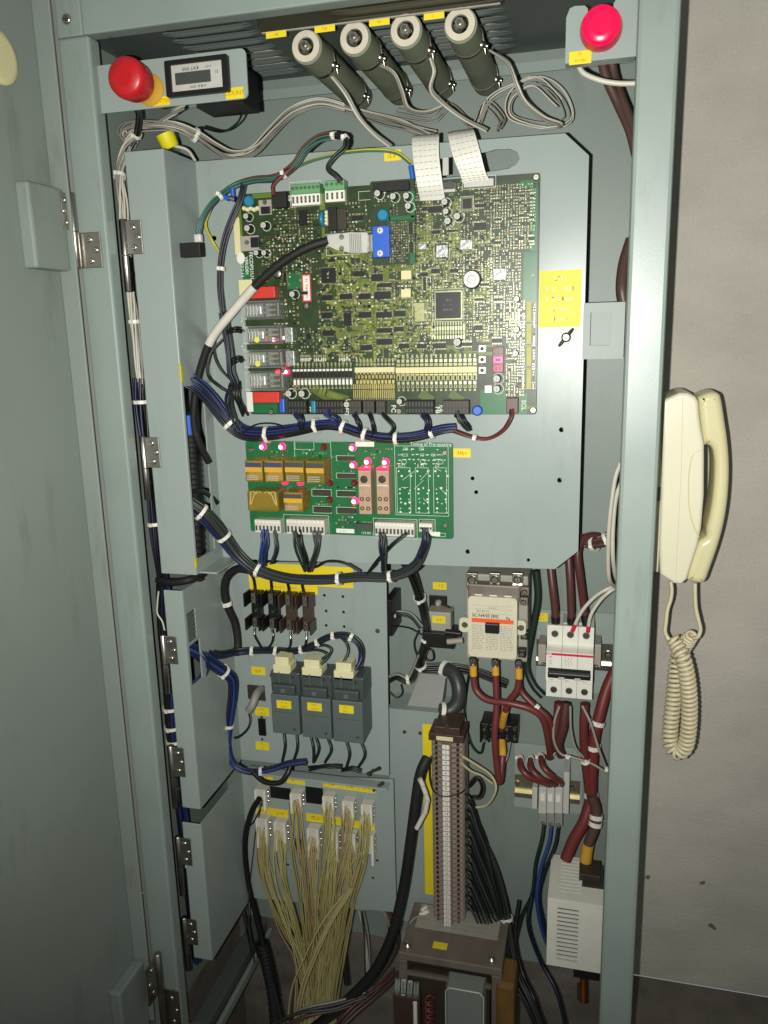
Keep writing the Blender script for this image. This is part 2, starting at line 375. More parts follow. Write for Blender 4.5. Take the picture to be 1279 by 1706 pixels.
tw.box(TX0-.02, TY1+.0005, ZF-.5, TX1+.02, TY1+.02, ZF-.0505); tw.box(TX0-.02, TY0, ZF-.5, TX0-.0005, TY1, ZF-.0505); tw.box(TX1+.0005, TY0, ZF-.5, TX1+.02, TY1, ZF-.0505); tw.box(TX0-.02, TY0-.02, ZF-.52, TX1+.02, TY1+.02, ZF-.5)
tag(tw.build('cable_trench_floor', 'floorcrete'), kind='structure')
rnd = random.Random(3)
def chip_mark(px, py, w, h, rot):
    p = at(px, py, YW); mb = MB(); n = 11; pts = []
    for k in range(n):
        q = 2*math.pi*k/n; rr = 1+rnd.uniform(-.25,.25); x, z = w*math.cos(q)*rr, h*math.sin(q)*rr
        pts.append((p.x+x*math.cos(rot)-z*math.sin(rot), p.z+x*math.sin(rot)+z*math.cos(rot)))
    mb.plate(pts, [], YW-.0012, YW-.0002)
    return mb.build('mortar_spot', 'floorcrete')
for i, (a, lb) in enumerate(zip(((1186,1543,.007,.0032,-.6),(1079,1461,.0035,.003,.2),(1170,1470,.004,.0025,.4)),
        ('dark slanted chip mark low on the concrete wall', 'small dark spot on the wall close to the cabinet post', 'faint grey spot on the wall above the dark chip mark'))):
    tag(chip_mark(*a), lb, 'wall mark')
# ================================================================ cabinet
XL0, XL1 = at(119, 300, 0).x, at(166, 262, 0).x
XR0, XR1 = at(1045, 480, 0).x, at(1112, 480, 0).x
cab = thing('control_cabinet', ((XL0+XR1)/2, .13, ZF), 'tall grey-green steel control cabinet standing open against the concrete wall', 'cabinet')
MB().bev(XL0, 0, ZF+.002, XL1, .021, ZT-.0005, .003).build('frame_post', 'paint', cab)
MB().box(XL0-.0045, .003, ZF+.002, XL0-.0004, .02, ZT+.06).build('door_seal', 'grey', cab)
MB().bev(XR0, 0, ZF+.002, XR1, .024, ZT+.075, .004).build('frame_post', 'paint', cab)
MB().bev(XL0, .0005, ZT, at(137,58,0).x, .021, ZT+.08, .002).build('frame_corner', 'paint', cab)
MB().bev(at(137,58,0).x+.0004, 0, ZT, XR0-.0005, .02, ZT+.08, .002).build('header', 'paint', cab)
MB().box(XL0-.001, .022, ZF+.002, XL0+.003, YB+.009, ZT+.06).build('side_panel', 'back', cab)
MB().box(XR1-.004, .026, ZF+.002, XR1-.001, YB+.009, ZT+.06).build('side_panel', 'back', cab)
MB().box(XL0+.0035, YB, ZF+.002, XR1-.0045, YB+.004, ZT+.03).build('back_panel', 'back', cab)
XS = at(178, 300, .02).x
slots = []; groups = ((at(238,52,.02).x, at(470,100,.15).x), (at(575,60,.12).x, at(850,60,.15).x)); rows = [.036+k*.0235 for k in range(9)]
def lens(xa, xb, y, w_):
    pts = []; n = 8
    for k in range(n+1): f = k/n; pts.append((xa+(xb-xa)*f, y-w_*min(1, math.sin(math.pi*f)*2.4)))
    for k in range(n-1, 0, -1): f = k/n; pts.append((xa+(xb-xa)*f, y+w_*.3*min(1, math.sin(math.pi*f)*2.4)))
    return pts
for y in rows:
    for xa, xb in groups: slots.append(lens(xa, xb, y, .0085))
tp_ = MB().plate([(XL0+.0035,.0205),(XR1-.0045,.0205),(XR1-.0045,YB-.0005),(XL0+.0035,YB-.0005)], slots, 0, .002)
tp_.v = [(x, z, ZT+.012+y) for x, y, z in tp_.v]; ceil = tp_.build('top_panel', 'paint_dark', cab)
MB().box(XL0+.0035, .0205, ZT+.05, XR1-.0045, YB-.0005, ZT+.052).build('slot_shade_lid', 'paint_dark', cab)  # added lid above the vents, there to keep the slots dark
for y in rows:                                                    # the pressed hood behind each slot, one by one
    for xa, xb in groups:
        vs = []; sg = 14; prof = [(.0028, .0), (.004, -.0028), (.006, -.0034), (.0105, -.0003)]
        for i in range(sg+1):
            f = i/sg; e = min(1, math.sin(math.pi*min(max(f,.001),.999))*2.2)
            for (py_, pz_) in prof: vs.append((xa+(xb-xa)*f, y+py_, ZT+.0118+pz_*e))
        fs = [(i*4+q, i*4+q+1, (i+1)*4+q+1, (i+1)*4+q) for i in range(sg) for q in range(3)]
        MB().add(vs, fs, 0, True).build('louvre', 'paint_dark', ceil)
mb = MB(); a0, a1 = at(475,160,YB-.02), at(1050,104,YB-.02)
zr = at(700, 140, YB-.02).z
mb.box(XL0+.004, YB-.02, zr, XR1-.006, YB-.017, zr+.012); mb.box(XL0+.004, YB-.0165, zr+.0095, XR1-.006, YB-.0005, zr+.012)
mb.build('back_rail', 'paint', cab)
# bottom side beam running back into the cabinet
xb0 = at(330, 1700, .05).x; zb0 = at(345, 1690, .05).z
MB().bev(XL1-.004, .03, zb0-.03, XL1+.022, YB-.003, zb0+.002, .002).build('side_beam', 'paint_dark', cab)
MB().bev(XL1+.024, .03, zb0-.03, XL1+.031, YB-.003, zb0-.014, .002).build('side_beam', 'paint', cab)
screw(111, 32, -.0003, .0055, cab); screw(184, 57, .016, .004, cab)
# ---- door, swung wide open to the left
XD = at(57, 40, -.012).x
ZD0, ZD1 = ZF+.04, ZT+.07
door = MB().box(XD-.003, -.62, ZD0, XD, -.012, ZD1)
door.bev(XD+.0002, -.0145, ZD0, at(83, 0, -.012).x, -.0115, ZD1, .001)
door = door.build('door', 'paint_door', cab)
def door_pad(py0, py1):
    z1, z0 = at(70, py0, -.06).z, at(70, py1, -.06).z
    MB().bev(XD-.001, -.075, z0, XD+.0165, -.0155, z1, .003).build('hinge_pad', 'paint_door', door)
door_pad(303, 448)
z1, z0 = at(225, 1645, -.06).z, at(225, 1840, -.06).z
MB().bev(XD-.001, -.075, z0, XD+.0165, -.0155, z1, .003).build('hinge_pad', 'paint_door', door)
c_ = atX(-4, 95, XD)
MB().lathe((XD, c_.y, c_.z), (1,0,0), [(0,.026),(.003,.026),(.0045,.0245),(.005,.02)], 32).build('round_cap', 'cream', door)
# ---- lift-off hinges
def hinge(bx, by0, bym, by1, Y, r, up_leaf, lo_leaf, parent, up_dir, lo_dir, Yleaf):
    """barrel from picture (bx,by0) to by1 at depth Y; leaf widths in metres; dir +1 right, -1 left, 2 = leaf lies along depth"""
    x = at(bx, bym, Y).x; zt, zm, zb = at(bx, by0, Y).z, at(bx, bym, Y).z, at(bx, by1, Y).z
    mb = MB()
    mb.lathe((x,Y,zm+.0005), (0,0,1), [(0,r),(zt-zm-.001,r),(zt-zm,r*.8)], 18, 0); mb.lathe((x,Y,zb), (0,0,1), [(0,r*.8),(.001,r),(zm-zb-.0005,r)], 18, 0)
    h = mb.build('hinge', 'steel', parent)
    for (za, zc, wd, dr) in ((zm+.001, zt-.001, up_leaf, up_dir), (zb+.001, zm-.001, lo_leaf, lo_dir)):
        q = MB()
        if dr in (1, -1): q.bev(x, Yleaf, za, x+dr*wd, Yleaf+.002, zc, .0006)
        else: q.bev(x-.002, Y, za, x, Y+wd*(1 if dr == 2 else -1), zc, .0006)
        q.build('hinge_leaf', 'steel', h)
        for k in range(3):
            zz = za+(zc-za)*(.2+.3*k)
            s_ = MB()
            if dr in (1, -1):
                xx = x+dr*wd*(.55 if k != 1 else .78); s_.lathe((xx, Yleaf, zz), (0,-1,0), [(0,.0033),(.0006,.0033),(.0012,.0022)], 12)
                s_.box(xx-.0018, Yleaf-.0014, zz-.0004, xx+.0018, Yleaf-.0011, zz+.0004, 1)
            else:
                yy = Y+wd*(1 if dr == 2 else -1)*(.55 if k != 1 else .78); s_.lathe((x, yy, zz), (1,0,0), [(0,.0033),(.0006,.0033),(.0012,.0022)], 12)
            s_.build('screw', ['zinc', 'steel_dark'], h)
    return h
hinge(123, 321, 386, 449, -.006, .0052, .017, .030, cab, 3, 1, -.0022)
hinge(268, 1590, 1650, 1715, -.006, .0052, .03, .024, cab, 3, 1, -.0022)
# ================================================================ hinged mounting panels
YF = .03
def pan(label, fx0, fx1, fy0, fy1, Yp, outer_px, holes, name='swing_frame', web=()):
    xm = (fx0[0]+fx1[0])/2
    X0, X1 = at(fx0[0], fx0[1], YF).x, at(fx1[0], fx1[1], YF).x
    z1, z0 = at((fx0[0]+fx1[0])/2, fy0, YF).z, at(fy1[0], fy1[1], YF).z
    root = thing(name, (X1, Yp, z0), label, 'panel')
    MB().bev(X0, YF, z0, X1, YF+.0025, z1, .0012).build('front_flange', 'paint_plate', root)
    hs = [[(ya, zb_), (yb_, zb_), (yb_, za_), (ya, za_)] for (ya, yb_, pa, pb) in web for za_, zb_ in ((atX(*pa, X1).z, atX(*pb, X1).z),)]
    wb = MB().plate([(YF+.0027,z0),(Yp-.0002,z0),(Yp-.0002,z1),(YF+.0027,z1)], hs, X1-.002, X1)
    wb.v = [(y, x, z) for x, y, z in wb.v]; wb.build('side_web', 'paint_plate', root)
    poly = [(at(px, py, Yp).x, at(px, py, Yp).z) for px, py in outer_px]
    poly[0] = (X1-.002, z1); poly[-1] = (X1-.002, z0)
    hs = [[(at(px, py, Yp).x, at(px, py, Yp).z) for px, py in h] for h in holes]
    MB().plate(poly, hs, Yp, Yp+.0025).build('plate', 'paint_plate', root)
    root['x1'] = X1; return root, X0, X1, z0, z1
YP1, YP2 = .108, .164
def hole_px(px, py, r=4.2, n=12): return [(px+r*math.cos(2*math.pi*k/n), py+r*math.sin(2*math.pi*k/n)) for k in range(n)]
slot = [(812,253),(825,249),(850,248),(862,254),(866,264),(860,274),(848,281),(790,290),(768,294),(735,297),(722,292),(718,282),(724,270),(735,264)]
pan1, PX0, PX1, PZ0, PZ1 = pan('large upper grey-green hinged plate carrying both circuit boards, corners cut off', (206,250), (271,250), 250, (296,957), YP1,
    [(330,268),(941,222),(981,259),(963,918),(924,948),(330,950)],
    [slot, hole_px(935,716), hole_px(932,800), hole_px(787,797,3.4), hole_px(793,820,3.4), hole_px(779,919,4), hole_px(880,933,3), hole_px(356,397,4.5)], web=((.035,.086,(320,642),(340,925)),))
# folded bottom lip of the upper plate
MB().box(PX1, YF+.01, PZ0, at(400,945,YP1).x, YP1-.0005, PZ0+.0022).build('bottom_lip', 'paint_plate', pan1)
pan2, *_ = pan('middle hinged grey-green plate carrying the fuses and three timers', (273,1000), (304,1000), 984, (318,1347), YP2,
    [(393,945),(643,938),(648,1292),(393,1290)], [hole_px(px, py, 2.6, 8) for px, py in ((540,992),(571,994),(543,1018),(572,1020),(543,1042),(573,1044),(498,1120))]+[[(411,1142),(440,1142),(443,1169),(417,1165)]], web=((.037,.060,(315,1020),(320,1068)),(.037,.066,(316,1076),(324,1140))))
XW2 = pan2['x1']
for k in range(6):
    z_ = atX(316, 1024+k*8, XW2).z; MB().add([(XW2-.004,.037,z_),(XW2-.004,.060,z_),(XW2-.0005,.060,z_-.004),(XW2-.0005,.037,z_-.004)], [(0,1,2,3)]).build('vent_slat', 'paint_dark', pan2)
pan3, *_ = pan('lower hinged grey-green plate carrying the yellow wire plugs', (303,1373), (334,1373), 1372, (337,1598), YP2,
    [(420,1270),(655,1299),(660,1520),(420,1500)], [hole_px(479,1441,2.6,8), hole_px(628,1434,2.6,8), hole_px(621,1463,2.6,8)])
# top lip of the lower plate, folded forward
e0, e1 = at(414, 1275, YP2), at(650, 1302, YP2); zz = (e0.z+e1.z)/2
MB().bev(e0.x, YP2-.02, zz-.003, e1.x, YP2-.0003, zz, .001).build('top_lip', 'paint_plate', pan3)
hinge(209, 366, 426, 487, YF-.001, .0045, .024, .012, pan1, 1, 2, YF-.0022)
hinge(242, 727, 780, 833, YF-.001, .0045, .022, .012, pan1, 1, 2, YF-.0022)
hinge(275, 1058, 1106, 1155, YF-.001, .0045, .019, .012, pan2, 1, 2, YF-.0022)
hinge(288, 1243, 1293, 1345, YF-.001, .0045, .019, .012, pan2, 1, 2, YF-.0022)
hinge(300, 1394, 1440, 1490, YF-.001, .0045, .019, .012, pan3, 1, 2, YF-.0022)
hinge(310, 1529, 1572, 1615, YF-.001, .0045, .019, .012, pan3, 1, 2, YF-.0022)
# bits on the upper plate
lab = label_strip(898, 450, 968, 545, YP1, pan1, (), 'caution_label')
a, b, c, d = rect(898, 450, 968, 545, YP1)
for i, t in enumerate(('~~~~', '~~~~~~~~~~', '~~~~~~~~~~', '~~~~~~~~~', '~~~~~~')):
    text(t, .0062, ((a+b)/2, YP1-.0009, d-(d-c)*(i+.8)/5.6), lab, 'cream')
p = at(943, 562, YP1); mb = MB().lathe((p.x,p.y,p.z), (0,-1,0), [(0,.0055),(.004,.005),(.005,.0035)], 16)
for sgn in (1,-1):
    e = Vector((.6*sgn, 0, .75*sgn)); mb.tube([p+Vector((0,-.002,0))+e*.003, p+Vector((0,-.004,0))+e*.009, p+Vector((0,-.006,0))+e*.0125], [.0022,.002,.0014], 8)
mb.build('wing_nut', 'steel_dark', pan1)
label_strip(755, 747, 784, 762, YP1, pan1, ('~~~~',)); label_strip(640, 250, 668, 268, YP1, pan1, ('~~~~',))
# latch bracket between plate and right post
br = thing('latch_bracket', at(1005, 598, YP1-.004), 'small painted bracket with rectangular opening beside the upper plate', 'bracket')
a, b, c, d = rect(971, 504, 1040, 598, YP1-.004); h0, h1, h2, h3 = rect(983, 520, 1018, 576, YP1-.004)
MB().plate([(a,c),(b,c),(b,d),(a,d)], [[(h0,h2),(h1,h2),(h1,h3),(h0,h3)]], YP1-.004, YP1-.0012).build('face', 'back', br)
MB().box(b-.003, YP1-.0011, c, b, YB-.001, d).build('arm', 'paint_plate', br)
MB().box(h0-.004, YP1+.016, h2-.004, h1+.006, YP1+.018, h3+.004).build('insert', 'back', br)
# ================================================================ emergency stop and counter on their bracket
YC = .012
cb = thing('counter_bracket', at(295, 180, YC), 'grey bracket at the upper corner holding the red stop button and counter', 'bracket')
X0, X1 = XL1-.004, at(412, 140, YC).x
z1, z0 = at(290, 94, YC).z, at(295, 176, YC).z
MB().plate(rrect(X0, X1, z0, z1, .006), [], YC, YC+.002).build('face', 'paint_plate', cb)
label_strip(255, 161, 283, 176, YC, cb, ('MR/STOP',)); label_strip(376, 146, 406, 165, YC, cb, ('COUNT',))
es = thing('emergency_stop', at(246, 150, YC), 'red mushroom emergency stop button with amber collar', 'push button')
o = at(250, 150, YC)
MB().lathe(o, (0,-1,0), [(0,.0165),(.003,.0165),(.0035,.0138),(.020,.0135)], 28).build('collar', 'amber', es)
MB().lathe(o+Vector((0,-.0202,0)), (0,-1,0), [(0,.0165),(.008,.0195),(.024,.0205),(.029,.0195),(.0315,.0165),(.033,.010)], 32).build('mushroom_head', 'red', es)
MB().lathe(o+Vector((0,.0025,0)), (0,1,0), [(0,.012),(.03,.012)], 16).build('contact_block', 'chip_brown', es)
ct = thing('hour_counter', at(327, 158, YC), 'small digital counter with pale face in black bezel', 'counter')
a, b, c, d = rect(276, 96, 381, 158, YC-.004); i0, i1, i2, i3 = rect(285, 104, 371, 150, YC-.004)
MB().plate(rrect(a,b,c,d,.002), [[(i0,i2),(i1,i2),(i1,i3),(i0,i3)]], YC-.006, YC-.0005).build('bezel', 'black', ct)
MB().box(i0-.0005, YC-.003, i2-.0005, i1+.0005, YC-.0007, i3+.0005).build('face_plate', 'lightgrey', ct)
zc = (i2+i3)/2; wd = i1-i0
MB().box(i0+wd*.07, YC-.0036, zc-.0062, i0+wd*.76, YC-.0031, zc+.0055).build('display', 'darkgrey', ct)
text('~~~~~~~~~~', .0042, (i0+wd*.36, YC-.0034, i3-.0048), ct, 'black', align='CENTER'); text('~~~~~', .003, (i0+wd*.72, YC-.0034, i3-.0045), ct, 'darkgrey')
text('~~~~~ ~~~~~~', .0034, (i0+wd*.5, YC-.0034, i2+.0040), ct, 'black'); text('~~', .004, (i0+wd*.88, YC-.0034, zc+.003), ct, 'black')
MB().box(a+.03, YC+.0025, c-.011, b+.012, YC+.045, d-.01).build('rear_case', 'black', ct)
# ================================================================ red pilot lamp on its bracket
YL = .02
lb_ = thing('lamp_bracket', at(1000, 100, YL), 'notched grey bracket at the top beside the right-hand post', 'bracket')
P = [(943,106),(943,30),(949,14),(957,10),(974,9),(979,14),(980,60),(1021,60),(1022,6),(1028,-4),(1070,-10),(1064,93)]
q = [(at(x, y, YL).x, at(x, y, YL).z) for x, y in P]
q[0] = (q[1][0], (q[0][1]+q[-1][1])/2); q[-1] = (XR0+.004, q[0][1]); q[-2] = (XR0+.004, q[-2][1])
MB().plate(q, [], YL, YL+.0022).build('face', 'paint_plate', lb_)
MB().box(q[0][0], YL+.0023, q[0][1], q[-1][0]-.0045, YL+.016, q[0][1]+.002).build('bottom_lip', 'paint_plate', lb_)
label_strip(948, 85, 985, 107, YL, lb_, ('PL', 'AC380'), ink='yellowink')
pl = thing('pilot_lamp', at(1000, 45, YL), 'round glowing red pilot lamp near the top', 'indicator lamp')
o = at(1001, 50, YL)
MB().lathe(o, (0,-1,0), [(0,.0195),(.004,.0195),(.008,.0185),(.0115,.0178)], 32).build('lens_rim', 'lampred_rim', pl)
MB().lathe(o+Vector((0,-.0116,0)), (0,-1,0), [(0,.0172),(.003,.0168),(.0048,.0145),(.0056,.01)], 32).build('lens', 'lampred', pl)
MB().lathe(o+Vector((0,.0025,0)), (0,1,0), [(0,.012),(.03,.012)], 16).build('lamp_body', 'black', pl)
# ================================================================ the four wire-wound resistors with their clear guard
RB = thing('resistor_guard', at(635, 50, .03), 'smoked clear guard strip with yellow labels across the resistor ends', 'guard')
gz = at(635, 29, .022).z; gx0, gx1 = at(429, 40, .022).x, at(840, 10, .022).x
MB().plate(rrect(gx0, gx1, gz, gz+.034, .006), [], .022, .0245).build('strip', 'clear_smoke', RB)
MB().box(gx0+.004, .0218, gz-.0012, gx1-.004, .0247, gz-.0001).build('strip_edge', 'cupboard', RB)
for px in (460, 541, 632, 723):
    yy = 53-(px-443)*.117
    label_strip(px-17, yy+1, px+17, yy+12, .0215, RB, ('~~~',), ink='yellowink')
for i, (px, py) in enumerate(((509,77),(590,63),(675,50),(766,40))):
    nm = ('leftmost', 'second', 'third', 'rightmost')[i]
    r_ = thing('power_resistor', at(px, py, .03), f'olive green wire-wound tube resistor, {nm} of the row under the louvres', 'resistor', 'row of tube resistors')
    o = at(px, py, .03)
    MB().ring(o, o+Vector((0,.004,0)), .0150, .0088, 28).build('ceramic_end', 'ceramic', r_)
    MB().ring(o+Vector((0,.0041,0)), o+Vector((0,.2,0)), .0166, .0098, 28).build('tube_body', 'olive', r_)
    MB().cyl(o+Vector((0,-.007,0)), o+Vector((0,.21,0)), .0024, n=10).build('through_rod', 'steel_dark', r_)
    MB().lathe(o+Vector((0,-.0005,0)), (0,-1,0), [(0,.0072),(.0012,.0072),(.0014,.0048),(.005,.0048)], 6).build('nut', 'zinc', r_)
    for yo, in ((.045,), (.17,)):
        t = o+Vector((.0150, yo, -.007))
        MB().ring(t+Vector((-.0150,0,.007)), t+Vector((-.0150,.006,.007)), .0176, .0168, 28).build('clamp_band', 'steel_dark', r_)
        mb = MB().lathe(t, (1,0,-.3), [(0,.0042),(.003,.0042),(.0032,.0025),(.007,.0022)], 10)
        mb.tube([t+Vector((.001,0,.012)), t+Vector((.003,0,0)), t+Vector((.004,.004,-.008))], .0011, 6); mb.build('terminal_screw', 'zinc', r_)

for py, hh in ((622, 34), (938, 20)):                                   # yellow edge trim where the looms leave the flange
    xx = PX1; z_ = at(300+ (py-622)*.08, py, YF).z; MB().bev(xx-.001, YF-.001, z_-hh*.0003, xx+.0015, YF+.005, z_+hh*.0003, .0006).build('edge_trim', 'w_yg', pan1)
# ================================================================ circuit boards
YM = .092                                                         # face of both boards
def board(name, label, tl, tr, br_, bl, Y, m='pcb', corner=0):
    X0 = (at(*tl, Y).x+at(*bl, Y).x)/2; X1 = (at(*tr, Y).x+at(*br_, Y).x)/2
    Z1 = (at(*tl, Y).z+at(*tr, Y).z)/2; Z0 = (at(*bl, Y).z+at(*br_, Y).z)/2
    root = thing(name, ((X0+X1)/2, Y+.016, Z0), label, 'circuit board')
    MB().plate(rrect(X0, X1, Z0, Z1, .003), [], Y, Y+.0016).build('board', m, root)
    return root, X0, X1, Z0, Z1
def comp(name, x0, y0, x1, y1, h, m, parent, Y=YM, bev=0):
    return pbox(name, x0, y0, x1, y1, Y-h, Y-.00005, m, parent, bev)
CHIPM = {}
def chip(x0, y0, x1, y1, parent, h=.0018, Y=YM, side='h', m='chip', pitch=.0016, pinm='solder'):
    a, b, c, d = rect(x0, y0, x1, y1, Y-h); W, H = round(b-a, 4), round(d-c, 4); key = (W, H, h, side, m)
    if key not in CHIPM:
        mb = MB(); e = .0011
        mb.box(-W/2+e*('v' in side), -h, -H/2+e*('h' in side), W/2-e*('v' in side), -.0003, H/2-e*('h' in side), 0)
        if 'h' in side:
            n = max(2, int(W/pitch))
            for k in range(n):
                x = -W/2+W*(k+.5)/n
                for s_ in (-1, 1): mb.box(x-.0003, -.0007, s_*(H/2-e*1.1), x+.0003, -.0002, s_*(H/2+e*.4), 1)
        if 'v' in side:
            n = max(2, int(H/pitch))
            for k in range(n):
                z = -H/2+H*(k+.5)/n
                for s_ in (-1, 1): mb.box(s_*(W/2-e*1.1), -.0007, z-.0003, s_*(W/2+e*.4), -.0002, z+.0003, 1)
        mb.add([(-W/2+.001+.0006*math.cos(q*1.05), -h-.00005, H/2-e-.0012+.0006*math.sin(q*1.05)) for q in range(6)], [(0,1,2,3,4,5)], 2)
        CHIPM[key] = mb.mesh('chip', [m, pinm, 'darkgrey'])
    return link('chip', CHIPM[key], ((a+b)/2, Y, (c+d)/2), parent)
CAPM = {}
def ecap(px, py, r, parent, h=.009, Y=YM, top='lightgrey', ring=True):
    p = at(px, py, Y-h); R = round(r*(Y-h-CAM.y)/FPX, 4); key = (R, h, top, ring)
    if key not in CAPM:
        mb = MB().lathe((0,0,0), (0,-1,0), [(0,R),(h*.12,R),(h*.16,R*.93),(h*.2,R),(h*.96,R),(h,R*.9)], 18, 0)
        mb.lathe((0,-h,0), (0,-1,0), [(0,R*.86),(.0002,R*.84)], 18, 1, False)
        mb.box(-R*.7, -h-.0004, -.0002, R*.7, -h-.0002, .0002, 2); mb.box(-.0002, -h-.0004, -R*.7, .0002, -h-.0002, R*.7, 2)
        if ring:
            mb.ring((R*.25,-.0002,-R*.1), (R*.25,-.0004,-R*.1), R*1.45, R*1.3, 24, 3)
        CAPM[key] = mb.mesh('electrolytic_capacitor', ['chip', top, 'grey', 'silk'])
    return link('electrolytic_capacitor', CAPM[key], (p.x, Y, p.z), parent)
def smd(mb, x, z, L, W, h, vert, Y, body):
    if vert: L, W = W, L; bx, bz = W, L
    sx, sz = (L, W) if not vert else (L, W)
    mb.box(x-sx/2, Y-h, z-sz/2, x+sx/2, Y-.0001, z+sz/2, body)
    if not vert:
        for s_ in (-1,1): mb.box(x+s_*sx*.5, Y-h*1.05, z-sz*.52, x+s_*sx*.82, Y-.0001, z+sz*.52, 0)
    else:
        for s_ in (-1,1): mb.box(x-sx*.52, Y-h*1.05, z+s_*sz*.5, x+sx*.52, Y-.0001, z+s_*sz*.82, 0)
def litter(parent, zones, Y=YM, seed=5, name='small_components', mats=('solder','chip','tan','pad','silk','trace')):
    """surface-mount parts far too small and many to tell apart, laid out in rows: joined into one part"""
    rnd = random.Random(seed); mb = MB()
    for (x0, y0, x1, y1, px_, fill) in zones:
        a, b, c, d = rect(x0, y0, x1, y1, Y); st = px_*(Y-CAM.y)/FPX
        nx, nz = max(1, int((b-a)/st)), max(1, int((d-c)/st))
        vert = rnd.random() < .5
        for i in range(nx):
            for j in range(nz):
                if rnd.random() > fill: continue
                if rnd.random() < .12: vert = not vert
                x, z = a+(i+.5)*(b-a)/nx+rnd.uniform(-.1,.1)*st, c+(j+.5)*(d-c)/nz+rnd.uniform(-.08,.08)*st
                k = rnd.random()
                if k < .62: smd(mb, x, z, st*.42, st*.36, rnd.uniform(.0006,.0012), vert, Y, rnd.choice((1,1,2,2,4)))
                elif k < .82:
                    for q in (-1, 1):
                        mb.box(x-st*.30, Y-.0004, z+q*st*.2-st*.09, x+st*.30, Y-.0001, z+q*st*.2+st*.09, 3)
                elif k < .92: mb.lathe((x,Y-.0001,z), (0,-1,0), [(0,st*.26),(.0004,st*.22)], 8, 0)
                else: mb.box(x-st*.36, Y-.0013, z-st*.3, x+st*.36, Y-.0001, z+st*.3, 1)
    return tag(mb.build(name, list(mats), parent), kind='stuff')
def traces(parent, runs, Y=YM, m='trace', name='copper_tracks', w=.0005, seed=2):
    rnd = random.Random(seed); mb = MB()
    for (P, n, gap) in runs:                                        # n parallel tracks following picture points P
        base = [at(px, py, Y) for px, py in P]
        for k in range(n):
            off = (k-(n-1)/2)*gap; pts = []
            for i, p in enumerate(base):
                d0 = (base[min(i+1,len(base)-1)]-base[max(i-1,0)]); d0 = Vector((d0.x,0,d0.z)).normalized(); nn = Vector((-d0.z,0,d0.x))
                pts.append(p+nn*off)
            for a_, b_ in zip(pts[:-1], pts[1:]):
                d0 = (b_-a_).normalized(); nn = Vector((-d0.z,0,d0.x))*w/2
                mb.add([(v.x, Y-.00006-.00002*(k % 2), v.z) for v in (a_-nn, b_-nn, b_+nn, a_+nn)], [(0,1,2,3)], 0)
    return tag(mb.build(name, m, parent), kind='stuff')
def silk_rects(parent, rects, Y=YM, w=.0004, name='silkscreen', extra=None):
    mb = MB()
    for (x0, y0, x1, y1) in rects:
        a, b, c, d = rect(x0, y0, x1, y1, Y)
        for q in ((a,c,b,c+w),(a,d-w,b,d),(a,c+w,a+w,d-w),(b-w,c+w,b,d-w)): mb.box(q[0], Y-.00016, q[1], q[2], Y-.00005, q[3])
    if extra: extra(mb)
    return tag(mb.build(name, 'silk', parent), kind='stuff')
def btext(s, size, px, py, parent, rot=0, m='silk', Y=YM, **k): return text(s, size, at(px, py, Y-.0003), parent, m, rot, **k)
# ---------------------------------------------------------------- main board
mainb, BX0, BX1, BZ0, BZ1 = board('main_control_board', 'large dark green main control board crowded with chips, upper of two boards', (398,324), (896,288), (896,690), (416,691), YM)
for (x0, y0, x1, y1) in ((866,300,894,312),(884,312,895,420),(872,420,894,502),(800,650,843,690),(864,655,878,690)):
    a, b, c, d = rect(x0, y0, x1, y1, YM); MB().box(a, YM-.00012, c, b, YM-.00002, d).build('copper_pour', 'pcb_green', mainb)
for (x0, y0, x1, y1, mm) in ((420,322,452,330,'pcb_edge'),(399,345,404,440,'pcb_edge'),(404,440,416,470,'pcb_green'),(422,672,462,688,'pcb_green'),(478,455,503,481,'pcb_green'),
        (532,322,541,350,'pcb_edge'),(536,375,541,400,'pcb_edge'),(868,676,893,682,'pcb_edge')):
    a, b, c, d = rect(x0, y0, x1, y1, YM); MB().box(a, YM-.00018, c, b, YM-.00013, d).build('copper_pour', mm, mainb)
runs = []
for k in range(6): runs.append(([(600,470+k*33),(618,470+k*33),(624,476+k*33),(624,498+k*33)], 5, .0009))
runs += [([(540,420),(560,440),(565,470),(565,520),(590,545),(630,548)], 7, .001), ([(615,440),(622,470),(622,560),(630,590)], 8, .001), ([(545,402),(562,422),(600,424),(640,448),(690,448)], 8, .001),
         ([(690,455),(720,455),(735,470),(735,484)], 7, .001), ([(560,560),(600,555),(612,542),(612,500)], 6, .001), ([(700,300),(715,330),(715,420),(690,440)], 9, .001),
         ([(640,446),(640,470),(655,500),(655,590)], 7, .001), ([(760,330),(760,400),(745,440),(745,470)], 8, .0011), ([(690,380),(720,398),(760,395),(790,420)], 7, .001),
         ([(775,500),(800,500),(810,490),(810,450)], 7, .001), ([(530,560),(545,580),(545,600)], 6, .001), ([(775,540),(778,600)], 5, .0012), ([(565,480),(600,480)], 9, .001), ([(590,510),(640,508)], 6, .0011),
         ([(690,470),(705,470),(715,490),(715,560)], 6, .001), ([(520,645),(545,660),(570,668)], 9, .0013), ([(530,650),(580,665)], 6, .0013), ([(700,655),(720,668)], 8, .0013), ([(750,655),(770,668)], 7, .0013)]
for k in range(150):
    x, y = random.uniform(525,800), random.uniform(400,590); q = random.choice((1,-1)); L = random.uniform(10,34)
    runs.append(([(x,y),(x+L,y),(x+L+8,y+8*q),(x+L+8,y+(8+L*.6)*q)], random.randint(2,5), .0009))
traces(mainb, runs)
